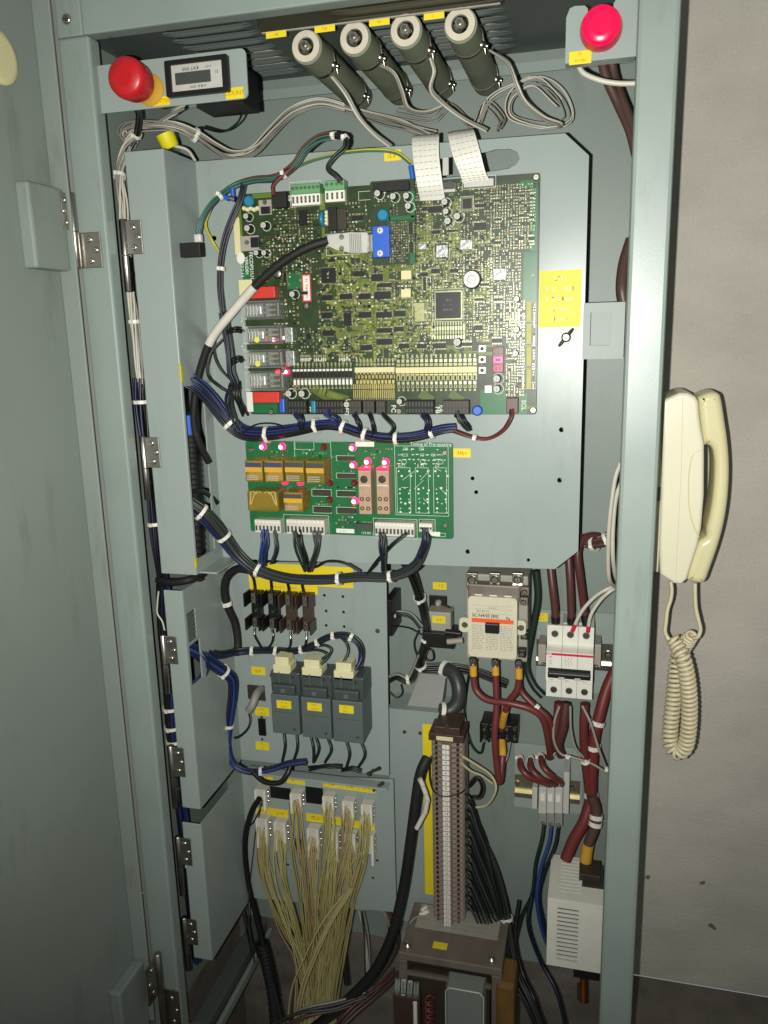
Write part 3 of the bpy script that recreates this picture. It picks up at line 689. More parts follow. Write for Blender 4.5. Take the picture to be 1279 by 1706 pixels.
# pale green track fields near the middle of the board
litter(mainb, [(455,345,500,400,5.2,.75),(496,350,533,412,5,.8),(440,392,500,440,6,.5),(480,425,520,470,6,.45),(575,335,618,385,5.5,.55),(545,380,620,390,5,.5),
    (694,345,720,440,5,.6),(720,390,770,440,5,.75),(735,330,800,400,5.4,.6),(770,395,822,470,5,.75),(816,306,892,416,4.4,.93),(815,415,868,470,4.6,.75),(545,425,640,470,6,.4),
    (530,470,660,595,7,.3),(655,440,725,600,6,.42),(770,480,815,570,5,.75),(812,470,868,560,4.6,.85),(455,470,500,600,6.5,.45),(500,545,545,605,5,.7),(566,560,600,604,5,.6),
    (640,596,660,604,4,.8),(700,535,720,565,5,.6),(842,500,874,660,4.4,.9),(868,505,876,648,4.6,.6),(886,505,893,648,4.2,.85),(722,440,775,480,4.6,.7),(690,300,735,335,5,.5),
    (596,460,650,590,7.5,.35),(465,640,520,660,6,.4)], seed=5)
litter(mainb, [(530,395,640,470,5.2,.35),(640,440,725,600,5,.35),(530,470,660,598,5.2,.3),(690,300,820,480,4.6,.4),(430,395,530,470,5.4,.35)], seed=77, name='small_parts')
# rows of diodes, resistors and optocouplers above the bottom plugs
def comb(x0, x1, y0, y1, n, rows):
    """one column per channel; rows: (y fraction, height fraction, material index, depth)"""
    a, b, c, d = rect(x0, y0, x1, y1, YM); p = (b-a)/n; mb = MB()
    for k in range(n):
        for (fy, fh, mi, h, fw) in rows:
            z = d-(d-c)*fy; hh = (d-c)*fh
            mb.box(a+p*(k+.5-fw/2), YM-h, z-hh, a+p*(k+.5+fw/2), YM-.0001, z, mi)
    return tag(mb.build('component_row', ['solder','chip','white','cream','gold','pad'], mainb), kind='stuff')
comb(488, 588, 604, 648, 16, [(0,.12,5,.0006,.42),(.13,.06,0,.0006,.25),(.24,.08,2,.0022,.66),(.36,.2,1,.0022,.72),(.58,.05,0,.0012,.6),(.64,.2,2,.0016,.6),(.86,.06,0,.0006,.3),(.94,.06,5,.0005,.5)])
comb(592, 658, 597, 640, 11, [(0,.14,5,.0006,.5),(.18,.1,0,.0008,.6),(.34,.2,3,.0032,.98),(.56,.05,4,.001,.5),(.64,.14,1,.0018,.4),(.64,.14,4,.0012,.85),(.84,.14,4,.0014,.6)])
comb(588, 658, 640, 666, 22, [(0,.3,4,.001,.5),(.35,.55,4,.0014,.4),(.93,.07,5,.0006,.5)])
comb(660, 795, 590, 652, 17, [(0,.1,5,.0006,.4),(.13,.08,0,.0008,.6),(.24,.07,5,.0008,.75),(.34,.16,3,.0032,.97),(.53,.03,4,.0008,.8),(.58,.11,1,.0022,.4),(.57,.13,5,.0016,.85),(.73,.08,0,.001,.55),(.84,.05,1,.001,.3),(.83,.08,5,.0006,.6),(.94,.05,5,.0006,.4)])
comb(470, 478, 608, 650, 2, [(0,.2,0,.0012,.6),(.3,.2,5,.0012,.6),(.6,.3,0,.0012,.6)])
comb(718, 775, 536, 566, 13, [(0,.2,5,.0004,.5),(.25,.22,0,.0006,.6),(.5,.2,5,.0006,.6),(.75,.2,0,.0006,.55)])
comb(500, 517, 591, 602, 7, [(0,.4,5,.0006,.6),(.5,.5,2,.0006,.5)]); comb(523, 543, 591, 602, 7, [(0,.4,5,.0006,.6),(.5,.5,2,.0006,.5)]); comb(564, 584, 591, 602, 7, [(0,.4,5,.0006,.6),(.5,.5,2,.0006,.5)])
# chips
for r_ in ((535,445,559,473),(586,357,604,369),(588,450,606,462),(566,488,586,500),(535,490,553,502),(535,519,553,532),(597,487,617,500),(597,518,618,531),(623,484,651,500),(626,518,652,531),
           (537,549,556,561),(600,573,619,585),(627,545,653,556),(627,563,653,576),(656,516,675,529),(656,543,672,554),(664,571,681,582),(694,571,711,582),(722,570,743,582),(769,569,786,578),
           (819,562,836,573),(713,342,735,356),(702,343,712,353),(789,369,809,385),(790,338,806,347),(719,382,733,391),(744,381,763,388),(800,470,815,478),(618,455,637,470),(628,470,652,480),
           (822,330,832,338),(865,322,874,330),(882,322,890,330),(864,355,872,363),(881,358,890,366),(864,392,872,402),(880,392,890,402),(823,362,836,369),(823,400,834,408),(790,495,806,503),(822,495,838,503),
           (500,484,512,492),(545,430,557,438),(700,452,712,462),(749,446,762,456),(718,446,732,457),(790,540,803,552),(752,512,753,513)):
    chip(*r_, mainb)
for r_ in ((571,521,587,543),(508,556,520,565),(470,454,478,470),(703,462,711,484)): chip(*r_, mainb, side='v')
q = chip(724, 485, 769, 532, mainb, h=.0028, side='hv', pitch=.0011)
for i, t in enumerate(('~~~~~~', '~~~~~~~~', '~~~~~~~~~')): text(t, .0024, at(746, 500+i*8, YM-.0031), q, 'grey', 0)
chip(769, 329, 787, 349, mainb, h=.0026, side='hv', pitch=.0012, pinm='pad')
btext('~~~~~', .0032, 546, 458, mainb, 90, Y=YM-.002)
# programmable chips with stickers, crystals
for r_ in ((667,450,686,466),(667,481,685,496)):
    chip(*r_, mainb, h=.0026); comp('sticker', r_[0]+1, r_[1]+1, r_[2]-1, r_[3]-1, .0029, 'cream', mainb)
for r_ in ((726,408,746,429),(766,399,787,416),(821,447,844,467),(690,504,707,536),(696,405,710,416),(640,374,640.1,374.1)):
    if r_[2]-r_[0] > 1: comp('crystal_can', *r_, .0032, 'metalfoil' if r_[0] not in (690,) else 'pad', mainb, bev=.0006)
silk_rects(mainb, [(723,404,749,433),(818,443,848,472),(687,501,710,540),(720,481,772,536),(872,503,893,536),(872,540,893,572),(872,576,893,610),(872,613,893,648),(767,327,789,352),(543,388,622,424),(597,318,632,333),(483,302,535,344),(770,293,826,314),(815,500,838,505)])
for i in range(4): comp('jumper_strip', 877, 504+i*37, 885, 536+i*37, .002, 'olive_yellow', mainb)
# electrolytic capacitors
for (x, y, r) in ((742,352,5.2),(761,360,6),(745,368,6),(740,336,5.6),(761,570,7),(654,464.5,.1)):
    if r > 1: ecap(x, y, r, mainb)
for (x, y, r) in ((860,498,5),(860,549,5.2),(858,589,5.2)): ecap(x, y, r, mainb, top='white', ring=False)
for (x, y, r) in ((827,631,6.5),(827,648,6.2),(480,656,6.5),(502,656,6.5),(486,490,5.5),(577,674,6),(665,669,5.5),(409,360,5.2),(411,380,5.6),(438,375,5.6),(439,421,5),(426,421,5)): ecap(x, y, r, mainb)
p = at(787, 466, YM); t_ = thing if 0 else None
MB().lathe((p.x,YM,p.z), (0,-1,0), [(0,.0105),(.004,.0105),(.0062,.0098)], 28).build('coil_base', 'black', mainb)
mb = MB().ring((p.x,YM-.0063,p.z), (p.x,YM-.0085,p.z), .0088, .0046, 28); mb.lathe((p.x,YM-.0063,p.z), (0,-1,0), [(0,.0044),(.0016,.0040)], 18, 0); mb.build('coil_top', 'white', mainb)
# left side: varistors, regulators, green plug terminals
for (px, py, r, m_) in ((414,335,9.5,'disc_blue'),(795,684,9,'blue')):
    c_ = at(px, py, YM-.006)
    MB().lathe(c_+Vector((0,.004,0)), (0,-1,0), [(0,r*.45e-3),(.0012,r*.66e-3),(.0048,r*.68e-3),(.0062,r*.5e-3)], 22).build('disc_varistor', m_, mainb)
mb = MB()
for k in range(5):
    c_ = at(406+k*5.5, 347+(k % 2)*2, YM-.003); mb.lathe(c_+Vector((0,.003,0)), (0,-1,0), [(0,.0026),(.003,.0028),(.0042,.0018)], 10)
mb.build('glue_blob', 'creamcap', mainb)
c_ = at(537, 364, YM-.006); MB().lathe(c_+Vector((-.003,.004,0)), (1,0,0), [(0,.006),(.0008,.0086),(.0035,.0086),(.0042,.006)], 20).build('disc_varistor', 'disc_blue', mainb)
mb = MB()
for k in range(4): mb.lathe(at(544, 354+k*6, YM-.003)+Vector((0,.003,0)), (0,-1,0), [(0,.0026),(.0045,.0026),(.006,.0014)], 10)
mb.build('glue_blob', 'creamcap', mainb)
for (x0, y0, x1, y1, c0) in ((431,333,452,358,(434,344,449,356)),(400,393,431,418,(417,395,431,412))):
    comp('heat_tab', x0, y0, x1, y1, .0018, 'cupboard', mainb); comp('regulator', *c0, .0042, 'black', mainb, bev=.0004)
screw(441, 337, YM-.0019, .0028, mainb); screw(411, 404, YM-.0019, .0028, mainb)
for (x0, x1, y0, n) in ((485,533,308,7),(541,574,302,4)):
    r_ = comp('plug_header', x0, y0+14, x1, y0+34, .008, 'white', mainb, bev=.0006)
    a, b, c, d = rect(x0, y0+14, x1, y0+34, YM-.008); mb = MB()
    for k in range(n):
        xx = a+(b-a)*(k+.5)/n; mb.box(xx-.0012, YM-.0084, c+.0028, xx+.0012, YM-.0081, d-.003, 0); mb.box(xx-.0006, YM-.0087, c+.005, xx+.0006, YM-.0084, d-.005, 1)
    mb.build('contact_slot', ['darkgrey','solder'], r_)
    g = comp('plug', x0-1, y0-2, x1-1, y0+14, .014, 'green_term', mainb, bev=.0008)
    a, b, c, d = rect(x0-1, y0-2, x1-1, y0+14, YM-.014); mb = MB()
    for k in range(n):
        xx = a+(b-a)*(k+.5)/n; mb.lathe((xx, YM-.0141, (c+d)/2+.001), (0,-1,0), [(0,.0021),(.0005,.0018)], 10, 0); mb.box(xx-.0014, YM-.0148, (c+d)/2+.0008, xx+.0014, YM-.0146, (c+d)/2+.0012, 1)
    mb.build('clamp_screw', ['zinc','steel_dark'], g)
comp('socket', 453, 319, 476, 346, .010, 'black_soft', mainb, bev=.0008)
comp('pin_header', 546, 345, 560, 384, .009, 'black_soft', mainb, bev=.0005); comp('pin_header', 561, 347, 576, 383, .006, 'chip_brown', mainb, bev=.0005)
comp('chip_array', 497, 350, 511, 376, .003, 'chip', mainb)
c_ = at(463, 456, YM); MB().lathe((c_.x,YM,c_.z), (0,-1,0), [(0,.0062),(.004,.0062),(.005,.005),(.0052,.0015)], 20).build('trimmer', 'steel_dark', mainb)
comp('sticker', 390, 363, 400, 424, .0003, 'cream', mainb); comp('sticker', 398, 466, 420, 492, .0003, 'cream', mainb); comp('barcode_sticker', 411, 653, 421, 686, .0003, 'white', mainb)
c_ = at(401, 430, YM); MB().plate([(x*.8+c_.x*.2, z) for x, z in circ(c_.x, c_.z, .0066, 18)], [], YM-.0004, YM-.0001).build('round_sticker', 'white', mainb)
comp('serial_sticker', 503, 457, 518, 503, .0003, 'redlabel', mainb); comp('serial_paper', 505, 459.5, 516, 500.5, .0005, 'white', mainb)
btext('~~~~~~~~~~', .0045, 510.5, 480, mainb, 90, 'redlabel', Y=YM-.0005)
btext('FECDP21U1', .0062, 418.5, 443, mainb, -90, bold=.00008); btext('VER:D01', .0058, 410.5, 443, mainb, -90, bold=.00008); btext('07.2.13', .0056, 403, 450, mainb, -90)
btext('FR', .0068, 481, 331, mainb, -90, bold=.0001); btext('SCL', .0072, 872, 675, mainb, -90, bold=.00012); btext('FC', .0078, 655, 681, mainb, -90, bold=.00012)
btext('FB', .0078, 729, 683, mainb, -90, bold=.00012); btext('FA', .0078, 735, 681, mainb, -90); btext('FE', .0072, 514, 682, mainb, -90, bold=.0001); btext('FD', .0075, 577, 686, mainb, -90, bold=.0001)
btext('USB', .0055, 600, 688, mainb); btext('+50', .0055, 623, 688, mainb); btext('->', .0045, 887, 459, mainb); btext('K5', .006, 404, 538, mainb, -60); btext('K7', .006, 405, 580, mainb, -60)
# clear relays, red modules
for i, (x0, y0, x1, y1) in enumerate(((401,501,465,532),(404,543,470,573),(406,583,470,613),(408,618,472,651))):
    h = .016; a, b, c, d = rect(x0, y0, x1, y1, YM-h); W = b-a
    rl = MB().box(a, YM-h, c, b, YM-.0002, d).build('relay', 'clear', mainb)
    MB().box(a+.0008, YM-.0022, c+.0008, b-.0008, YM-.0008, d-.0008).build('relay_base', 'chip', rl)
    MB().bev(a+.0055, YM-.011, c+.0045, a+W*.50, YM-.0024, d-.0045, .002).build('relay_coil', 'metalfoil', rl)
    mb = MB(); mb.box(a+.003, YM-.0125, c+.003, a+W*.53, YM-.0118, c+.0045); mb.box(a+.003, YM-.0125, d-.0045, a+W*.53, YM-.0118, d-.003); mb.box(a+W*.53, YM-.013, c+.003, a+W*.56, YM-.0024, d-.003); mb.build('relay_yoke', 'zinc', rl)
    mb = MB()
    for k in range(3): zq = c+(d-c)*(.22+.28*k); mb.box(a+W*.6, YM-.010, zq-.0012, b-W*.14, YM-.0092, zq+.0012); mb.lathe((b-W*.2, YM-.0102, zq), (0,-1,0), [(0,.0014),(.0008,.0008)], 8)
    mb.build('relay_springs', 'solder', rl)
    mb = MB()
    for k in range(4): mb.tube([(a+.006+k*.004, YM-.0115, c+.0045), (a+.0075+k*.004, YM-.0125, (c+d)/2), (a+.006+k*.004, YM-.0115, d-.0045)], .0005, 5, 0)
    mb.box(b-.004, YM-.012, c+.003, b-.002, YM-.001, d-.003, 1); mb.build('relay_contacts', ['white','solder'], rl)
    if i in (1,2):
        g = at(x0+(x1-x0)*.36, y1-7, YM-.0125); MB().lathe(g, (0,-1,0), [(0,.0036),(.0004,.0033)], 14).build('status_dot', 'yellowcap', rl)
    tag(rl, None)
for (x0, y0, x1, y1) in ((414,478,457,497),(421,653,464,671)): comp('fuse_module', x0, y0, x1, y1, .012, 'redblock', mainb, bev=.0006)
for (x0, y0, x1, y1) in ((473,545,487,571),(475,584,490,610)): comp('led_housing', x0, y0, x1, y1, .008, 'metalfoil', mainb, bev=.001)
def led(px, py, r, parent, Y=YM, on=1, h=.007):
    c_ = at(px, py, Y-h); R = r*(Y-h-CAM.y)/FPX
    o = MB().lathe((c_.x,Y-.0002,c_.z), (0,-1,0), [(0,R*1.25),(h*.2,R*1.25),(h*.22,R),(h*.75,R),(h*.95,R*.75)], 16).build('led', 'led_body' if on == 1 else 'led_dim' if on == 2 else 'led_off', parent)
    if on == 1: MB().lathe((c_.x,Y-h*.95,c_.z), (0,-1,0), [(0,R*.72),(h*.12,R*.6),(h*.2,R*.3)], 14).build('led_core', 'led', o)
    return o
for (x, y, on) in ((455,566,1),(472,563,1),(461,620,2),(476,620,1),(478,607,2)): led(x, y, 3.6, mainb, on=on, h=.006)
# seven segment display, tact switches
dsp = comp('segment_display', 820, 578, 839, 621, .006, 'led_off', mainb, bev=.0004)
a, b, c, d = rect(820, 578, 839, 621, YM-.006); W = b-a; H = (d-c)/3
for k in range(3):
    zc = d-H*(k+.5); mb = MB(); w_, h_ = W*.30, H*.30; t_ = .0008
    segs = [(-w_,h_-t_,w_,h_),(-w_,-h_,w_,-h_+t_),(-w_,-h_,-w_+t_,h_),(w_-t_,-h_,w_,h_)]+([(-t_/2,-h_,t_/2,h_)] if k != 1 else [])
    for (p0,p1,p2,p3) in segs: mb.box((a+b)/2+p0*1.15, YM-.0064, zc+p1, (a+b)/2+p2*1.15, YM-.00605, zc+p3)
    mb.build('segment_digit', ['grey','seg','seg_dim'][k], dsp)
for y in (581, 599, 617):
    s_ = comp('tact_switch', 797, y-6, 809, y+6, .004, 'zinc', mainb, bev=.0005)
    c_ = at(803, y, YM-.004); MB().lathe(c_, (0,-1,0), [(0,.0024),(.0022,.0022)], 14).build('plunger', 'black', s_)
c_ = at(813, 648, YM); comp('tact_switch', 807, 642, 819, 655, .004, 'zinc', mainb, bev=.0005)
# plugs along the bottom edge
for (x0, x1, m_) in ((480,510,'black_soft'),(526,571,'black'),(581,601,'chip_brown'),(604,623,'chip_brown'),(626,641,'chip_brown'),(675,722,'black_soft'),(737,781,'chip_brown')):
    o = comp('socket', x0, 667, x1, 690, .012, m_, mainb, bev=.0006)
    a, b, c, d = rect(x0, 667, x1, 690, YM-.012); mb = MB(); n = max(3, int((x1-x0)/5))
    for k in range(n):
        xx = a+(b-a)*(k+.5)/n; mb.box(xx-.0009, YM-.0124, c+.002, xx+.0009, YM-.0121, c+.006, 0); mb.box(xx-.0009, YM-.0124, c+.009, xx+.0009, YM-.0121, d-.002, 0)
    mb.build('contact', 'darkgrey', o)
comp('socket', 843, 663, 863, 688, .010, 'maroon' if 'maroon' in M else 'w_maroon', mainb, bev=.0006); comp('socket', 465, 664, 473, 688, .006, 'blue', mainb, bev=.001); comp('socket', 518, 668, 525, 688, .008, 'disc_blue', mainb, bev=.001)
comp('socket', 738, 304, 758, 320, .006, 'lightgrey', mainb, bev=.0006)
rs = comp('ribbon_socket', 772, 298, 822, 311, .008, 'lightgrey', mainb, bev=.0006); comp('ribbon_socket', 726, 303, 757, 315, .008, 'darkgrey', mainb, bev=.0006)
for (x, y) in ((895,294.5),(888,682),(452,685),(511,509),(665,684)): screw(x-(2 if x > 890 else 0), y+1, YM-.0002, .0038, mainb)
# ---------------------------------------------------------------- piggyback serial board with blue D-sub
YS = YM-.012
pg = thing('serial_port_board', at(655, 437, YS), 'small green daughter board with blue serial port on the main board', 'circuit board')
X0, X1, Z0, Z1 = rect(618, 300, 691, 441, YS)
MB().plate(rrect(X0, X1, Z0, Z1, .002), [], YS, YS+.0016).build('board', 'pcb', pg)
for r_ in ((684,318,691,362),(648,360,690,366),(632,362,650,368),(683,420,691,440)):
    a, b, c, d = rect(*r_, YS); MB().box(a, YS-.00012, c, b, YS-.00002, d).build('copper_pour', 'pcb_green', pg)
comp('pin_header', 621, 303, 681, 318, .006, 'black_soft', pg, YS, .0005)
for (x, y) in ((654,327),(676,326),(679,343),(628,322)): ecap(x, y, 5.6, pg, Y=YS)
c_ = at(637, 358, YS-.006); MB().lathe(c_+Vector((0,.005,0)), (0,-1,0), [(0,.004),(.001,.0066),(.005,.0068),(.0065,.005)], 22).build('disc_varistor', 'disc_blue', pg)
litter(pg, [(648,334,664,360,4.4,.9),(648,368,679,437,3.9,.97),(622,318,650,345,5,.6),(679,390,690,404,4,.8)], YS, 9)
for r_ in ((679,370,689,389),(680,403,690,421)): chip(*r_, pg, Y=YS, side='v')
ds = pbox('serial_port', 620, 376, 648, 429, YS-.012, YS-.0002, 'blue', pg, .001)
for y in (384, 422):
    screw(633, y, YS-.0122, .0036, ds, 'white')
hd = thing('serial_plug', at(583, 404, YS-.01), 'grey plug hood screwed into the blue serial port', 'plug')
q = [(x, y) for x, y in ((545,392),(560,390),(583,387),(612,388),(612,421),(583,421),(560,416),(545,409))]
pts = [(at(x,y,YS-.016).x, at(x,y,YS-.016).z) for x, y in q]
MB().plate(pts, [], YS-.016, YS-.003).build('hood', 'lightgrey', hd)
mb = MB()
for k in range(7):
    a, b, c, d = rect(582+k*3, 389, 583.4+k*3, 420, YS-.0165); mb.box(a, YS-.0168, c, b, YS-.0161, d)
mb.build('grip_ribs', 'grey', hd)
pbox('shell', 612, 390, 620, 420, YS-.014, YS-.004, 'zinc', hd, .0005); screw(569, 395, YS-.0162, .003, hd); screw(569, 414, YS-.0162, .003, hd)
for y in (393, 417): MB().cyl(at(606, y, YS-.012), at(621, y, YS-.012), .002, n=10).build('thumb_screw', 'zinc', hd)
# ---------------------------------------------------------------- lower relay board
relb, LX0, LX1, LZ0, LZ1 = board('relay_board', 'smaller green relay board with amber relays and red lights', (409,736), (753,737), (755,897), (417,886), YM, 'pcb_green')
def dots(mb):
    rnd = random.Random(8)
    for bx in (661, 692, 722):
        for (dx, dy) in ((3,6),(21,6),(8,14),(24,14),(5,36),(13,34),(22,38),(5,43),(20,43),(6,52),(20,53),(7,58),(21,58),(6,68),(21,68),(6,74),(22,75),(14,60)):
            p = at(bx+dx, 779+dy, YM); R = rnd.choice((.0011,.0014,.0008)); mb.lathe((p.x, YM-.00006, p.z), (0,-1,0), [(0,R),(.0001,R*.9)], 10)
    for i in range(46):
        p = at(rnd.uniform(664,744), rnd.choice((749,758,766,773))+rnd.uniform(-1,1), YM); s_ = rnd.uniform(.0008,.0022); mb.box(p.x-s_, YM-.00016, p.z-.0005, p.x+s_, YM-.00005, p.z+.0005)
    for (x0, y0, x1, y1) in ((670,800,690,785),(705,800,690,815),(735,785,725,780),(705,830,712,838),(668,812,680,812),(731,812,745,825),(700,800,716,783)):
        p, q = at(x0,y0,YM), at(x1,y1,YM); d_ = (q-p).normalized(); n_ = Vector((-d_.z,0,d_.x))*.0002
        mb.add([(v.x, YM-.00012, v.z) for v in (p-n_, q-n_, q+n_, p+n_)], [(0,1,2,3)])
silk_rects(relb, [(658,743,747,859),(661,779,684,855),(692,779,714,855),(722,779,744,855),(491,736,552,800),(672,746,679,750),(698,746,706,750),(670,756,679,760),(700,756,706,760),(718,756,725,760),(473,858,548,890),(622,864,695,897),(698,865,725,886),(725,888,742,894),(491,736,523,749),
    (560,759,590,768),(560,788,591,797),(560,817,591,828),(560,845,593,856),(519,815,552,827),(521,843,552,855)], YM, extra=dots)
btext('Timing of Pre-opening', .0056, 752, 740.5, relb, align='RIGHT')
for i, bx in enumerate((661,692,722)): btext('~~~~', .0042, bx+8, 776, relb); p = at(bx+12, 769, YM); MB().ring((p.x,YM-.00005,p.z),(p.x,YM-.0002,p.z),.0031,.0027,18).build('led_outline','silk',relb)
for (x, y, on) in ((435,745,1),(467,745,1),(585,747,1),(586,776,1),(589,836,1),(610,770,1),(640,771,1),(472,804,2),(498,805,2),(537,746,0),(588,806,0),(547,806,0),(547,834,0)): led(x, y, 5.0, relb, on=on)
for (x0, y0, x1, y1) in ((562,761,589,768),(562,790,590,797),(562,820,590,827),(563,848,592,856),(521,818,549,826),(523,846,550,854),(590,873,620,884)):
    comp('resistor_network', x0, y0, x1, y1, .005, 'chip_brown' if x0 != 590 else 'darkgrey', relb, bev=.0004)
litter(relb, [(560,752,592,760,4.5,.6),(561,782,592,788,4.5,.6),(561,808,592,816,4.5,.6),(563,838,592,846,4.5,.6),(518,806,552,816,4.6,.6),(520,833,552,842,4.6,.6),(428,750,482,760,5,.5),(497,741,545,758,6,.35),(602,745,655,765,5,.45),(552,858,590,880,6,.3),(590,866,620,873,4.5,.6),(530,752,552,762,5,.5)], YM, 21)
for i, (x0, y0, x1, y1) in enumerate(((408,767,437,803),(440,767,471,804),(474,767,506,804),(509,768,540,806),(472,820,504,853))):
    h = .030; a, b, c, d = rect(x0, y0, x1, y1, YM-h)
    rl = MB().bev(a, YM-h, c, b, YM-.0003, d, .0014).build('relay', 'clear_amber', relb); H = d-c
    MB().bev(a+.0025, YM-h+.004, c+.002, b-.0025, YM-.001, d-.002, .001).build('relay_core', 'tan' if i < 2 or i == 4 else 'chip_brown', rl)
    MB().box(a+.001, YM-h-.0004, d-H*.31, b-.001, YM-h-.0001, d-H*.1).build('relay_band', 'blueband' if i < 2 else 'darkgrey', rl)
    MB().box(a+.0006, YM-h-.0005, d-H*.53, b-.0006, YM-h-.0001, d-H*.315).build('relay_label', 'yellow' if False else 'amber', rl)
    for k in range(3): MB().box(a+.002, YM-h-.0004, c+H*(.1+k*.09), b-.006, YM-h-.0001, c+H*(.125+k*.09)).build('relay_print', 'lightgrey', rl)
x0, y0, x1, y1 = 411, 818, 463, 853; h = .030; a, b, c, d = rect(x0, y0, x1, y1, YM-h)
rl = MB().bev(a, YM-h, c, b, YM-.0003, d, .003).build('relay', 'clear_amber', relb)
MB().bev(a+.005, YM-h+.008, c+.004, b-.006, YM-.001, d-.004, .001).build('relay_core', 'varnish', rl)
mb = MB()
for s_ in (-1, 1):
    xm = (a+b)/2; f = lambda u, v: Vector((xm+s_*u*(b-a)/2, YM-h+.003, c+v*(d-c)))
    mb.tube(crom([f(.1,.88), f(.3,.95), f(.55,.8), f(.78,.35)], 6), .0009, 6); mb.tube(crom([f(.86,.3), f(.8,.7), f(.72,.95), f(.35,.85)], 6), .0009, 6)
mb.build('relay_wires', 'white', rl)
for (x0, x1) in ((597,618), (627,648)):
    h = .020; a, b, c, d = rect(x0, 779, x1, 857, YM-h); H = d-c
    rl = MB().bev(a, YM-h, c, b, YM-.0003, d, .001).build('slim_relay', 'tan', relb)
    MB().box(a+.0005, YM-h-.0006, d-.004, b-.0005, YM-h-.0001, d-.0005).build('relay_lamp', 'led_dim', rl)
    MB().lathe(((a+b)/2-.0005, YM-h, d-H*.25), (0,-1,0), [(0,.0046),(.001,.0044),(.0011,.003)], 18).build('relay_knob', 'chip_brown', rl)
    for i in range(3):
        for j in (-1, 1):
            zc, xc = d-H*(.47+i*.2), (a+b)/2+j*(b-a)*.24; MB().ring((xc,YM-h,zc), (xc,YM-h-.0008,zc), .0026, .0014, 14).build('relay_socket', 'bakelite' if i else 'tan', rl)
    MB().box(a+.001, YM-h-.0004, d-H*.385, b-.001, YM-h-.0001, d-H*.37).build('relay_slot', 'white', rl)
WP = {}
for i, (x0, y0, x1, y1, n) in enumerate(((424,866,467,888,7),(477,866,540,891,10),(624,871,690,894,11),(698,872,720,886,4))):
    h = .016; a, b, c, d = rect(x0, y0, x1, y1, YM-h)
    o = MB().bev(a, YM-h, c, b, YM-.0003, d, .0008).build('white_plug', 'whiteblock', relb)
    mb = MB()
    for k in range(n):
        xx = a+(b-a)*(k+.5)/n; mb.box(xx-.0013, YM-h-.0003, c+.003, xx+.0013, YM-h-.0001, c+(d-c)*.55, 0); mb.box(xx-.0015, YM-h-.0012, d-.004, xx+.0015, YM-h-.0001, d-.001, 1)
    mb.build('contact', ['darkgrey','white'], o)
comp('serial_sticker', 560, 881, 590, 888, .0003, 'white', relb); btext('~~~~~', .003, 571, 884.5, relb, 0, 'redlabel', Y=YM-.0004)
btext('~~~~~~~~', .0042, 612, 888, relb); comp('sticker', 714, 886, 733, 893, .0003, 'white', relb); comp('sticker', 592, 736, 623, 744, .0003, 'white', relb)
for (x, y) in ((418,750),(741,754),(742,875),(580,870)): screw(x, y, YM-.0002, .0036, relb)
# ================================================================ ribbon cables
def ribbon(label, P0, P1, seed):
    """flat strip swept between two edge paths"""
    A = crom([at(*p) for p in P0], 8); B = crom([at(*p) for p in P1], 8); n = 12; vs = []; fs = []
    for i in range(len(A)):
        for k in range(n+1): vs.append(A[i].lerp(B[i], k/n)+Vector((0,-.0006*(k % 2),0)))
    for i in range(len(A)-1):
        for k in range(n): fs.append((i*(n+1)+k, i*(n+1)+k+1, (i+1)*(n+1)+k+1, (i+1)*(n+1)+k))
    root = thing('ribbon_cable', A[0], label, 'cable'); mb = MB().add(vs, fs, 0, True)
    mb.add([v+Vector((0,.0012,-.0003)) for v in vs], fs, 0, True); mb.build('flat_cable', 'white', root)
    mb = MB(); rnd = random.Random(seed)
    for i in range(2, len(A)-2, 2):
        for k in range(5):
            f = .1+.19*k; c_ = A[i].lerp(B[i], f)+Vector((0,-.0009,0)); u = (B[i]-A[i]).normalized()*.0018; t = (A[i+1]-A[i-1]).normalized()*.0003
            mb.add([c_-u-t, c_+u-t, c_+u+t, c_-u+t], [(0,1,2,3)])
    mb.build('cable_print', 'grey', root); return root
ribbon('left white flat ribbon cable looping over the plate slot', [(690,226,.125),(686,230,.09),(688,262,.075),(694,305,.072),(700,334,.085)], [(733,222,.125),(731,227,.09),(731,258,.075),(736,300,.072),(741,332,.085)], 1)
ribbon('right white flat ribbon cable plugged into the top board socket', [(746,220,.125),(746,226,.09),(755,262,.076),(766,290,.08),(772,307,.085)], [(786,214,.125),(790,219,.09),(799,250,.076),(808,285,.08),(815,300,.085)], 2)
pbox('ribbon_strain_bar', 737, 262, 747, 292, .10, .104, 'lightgrey', mainb, .0005)
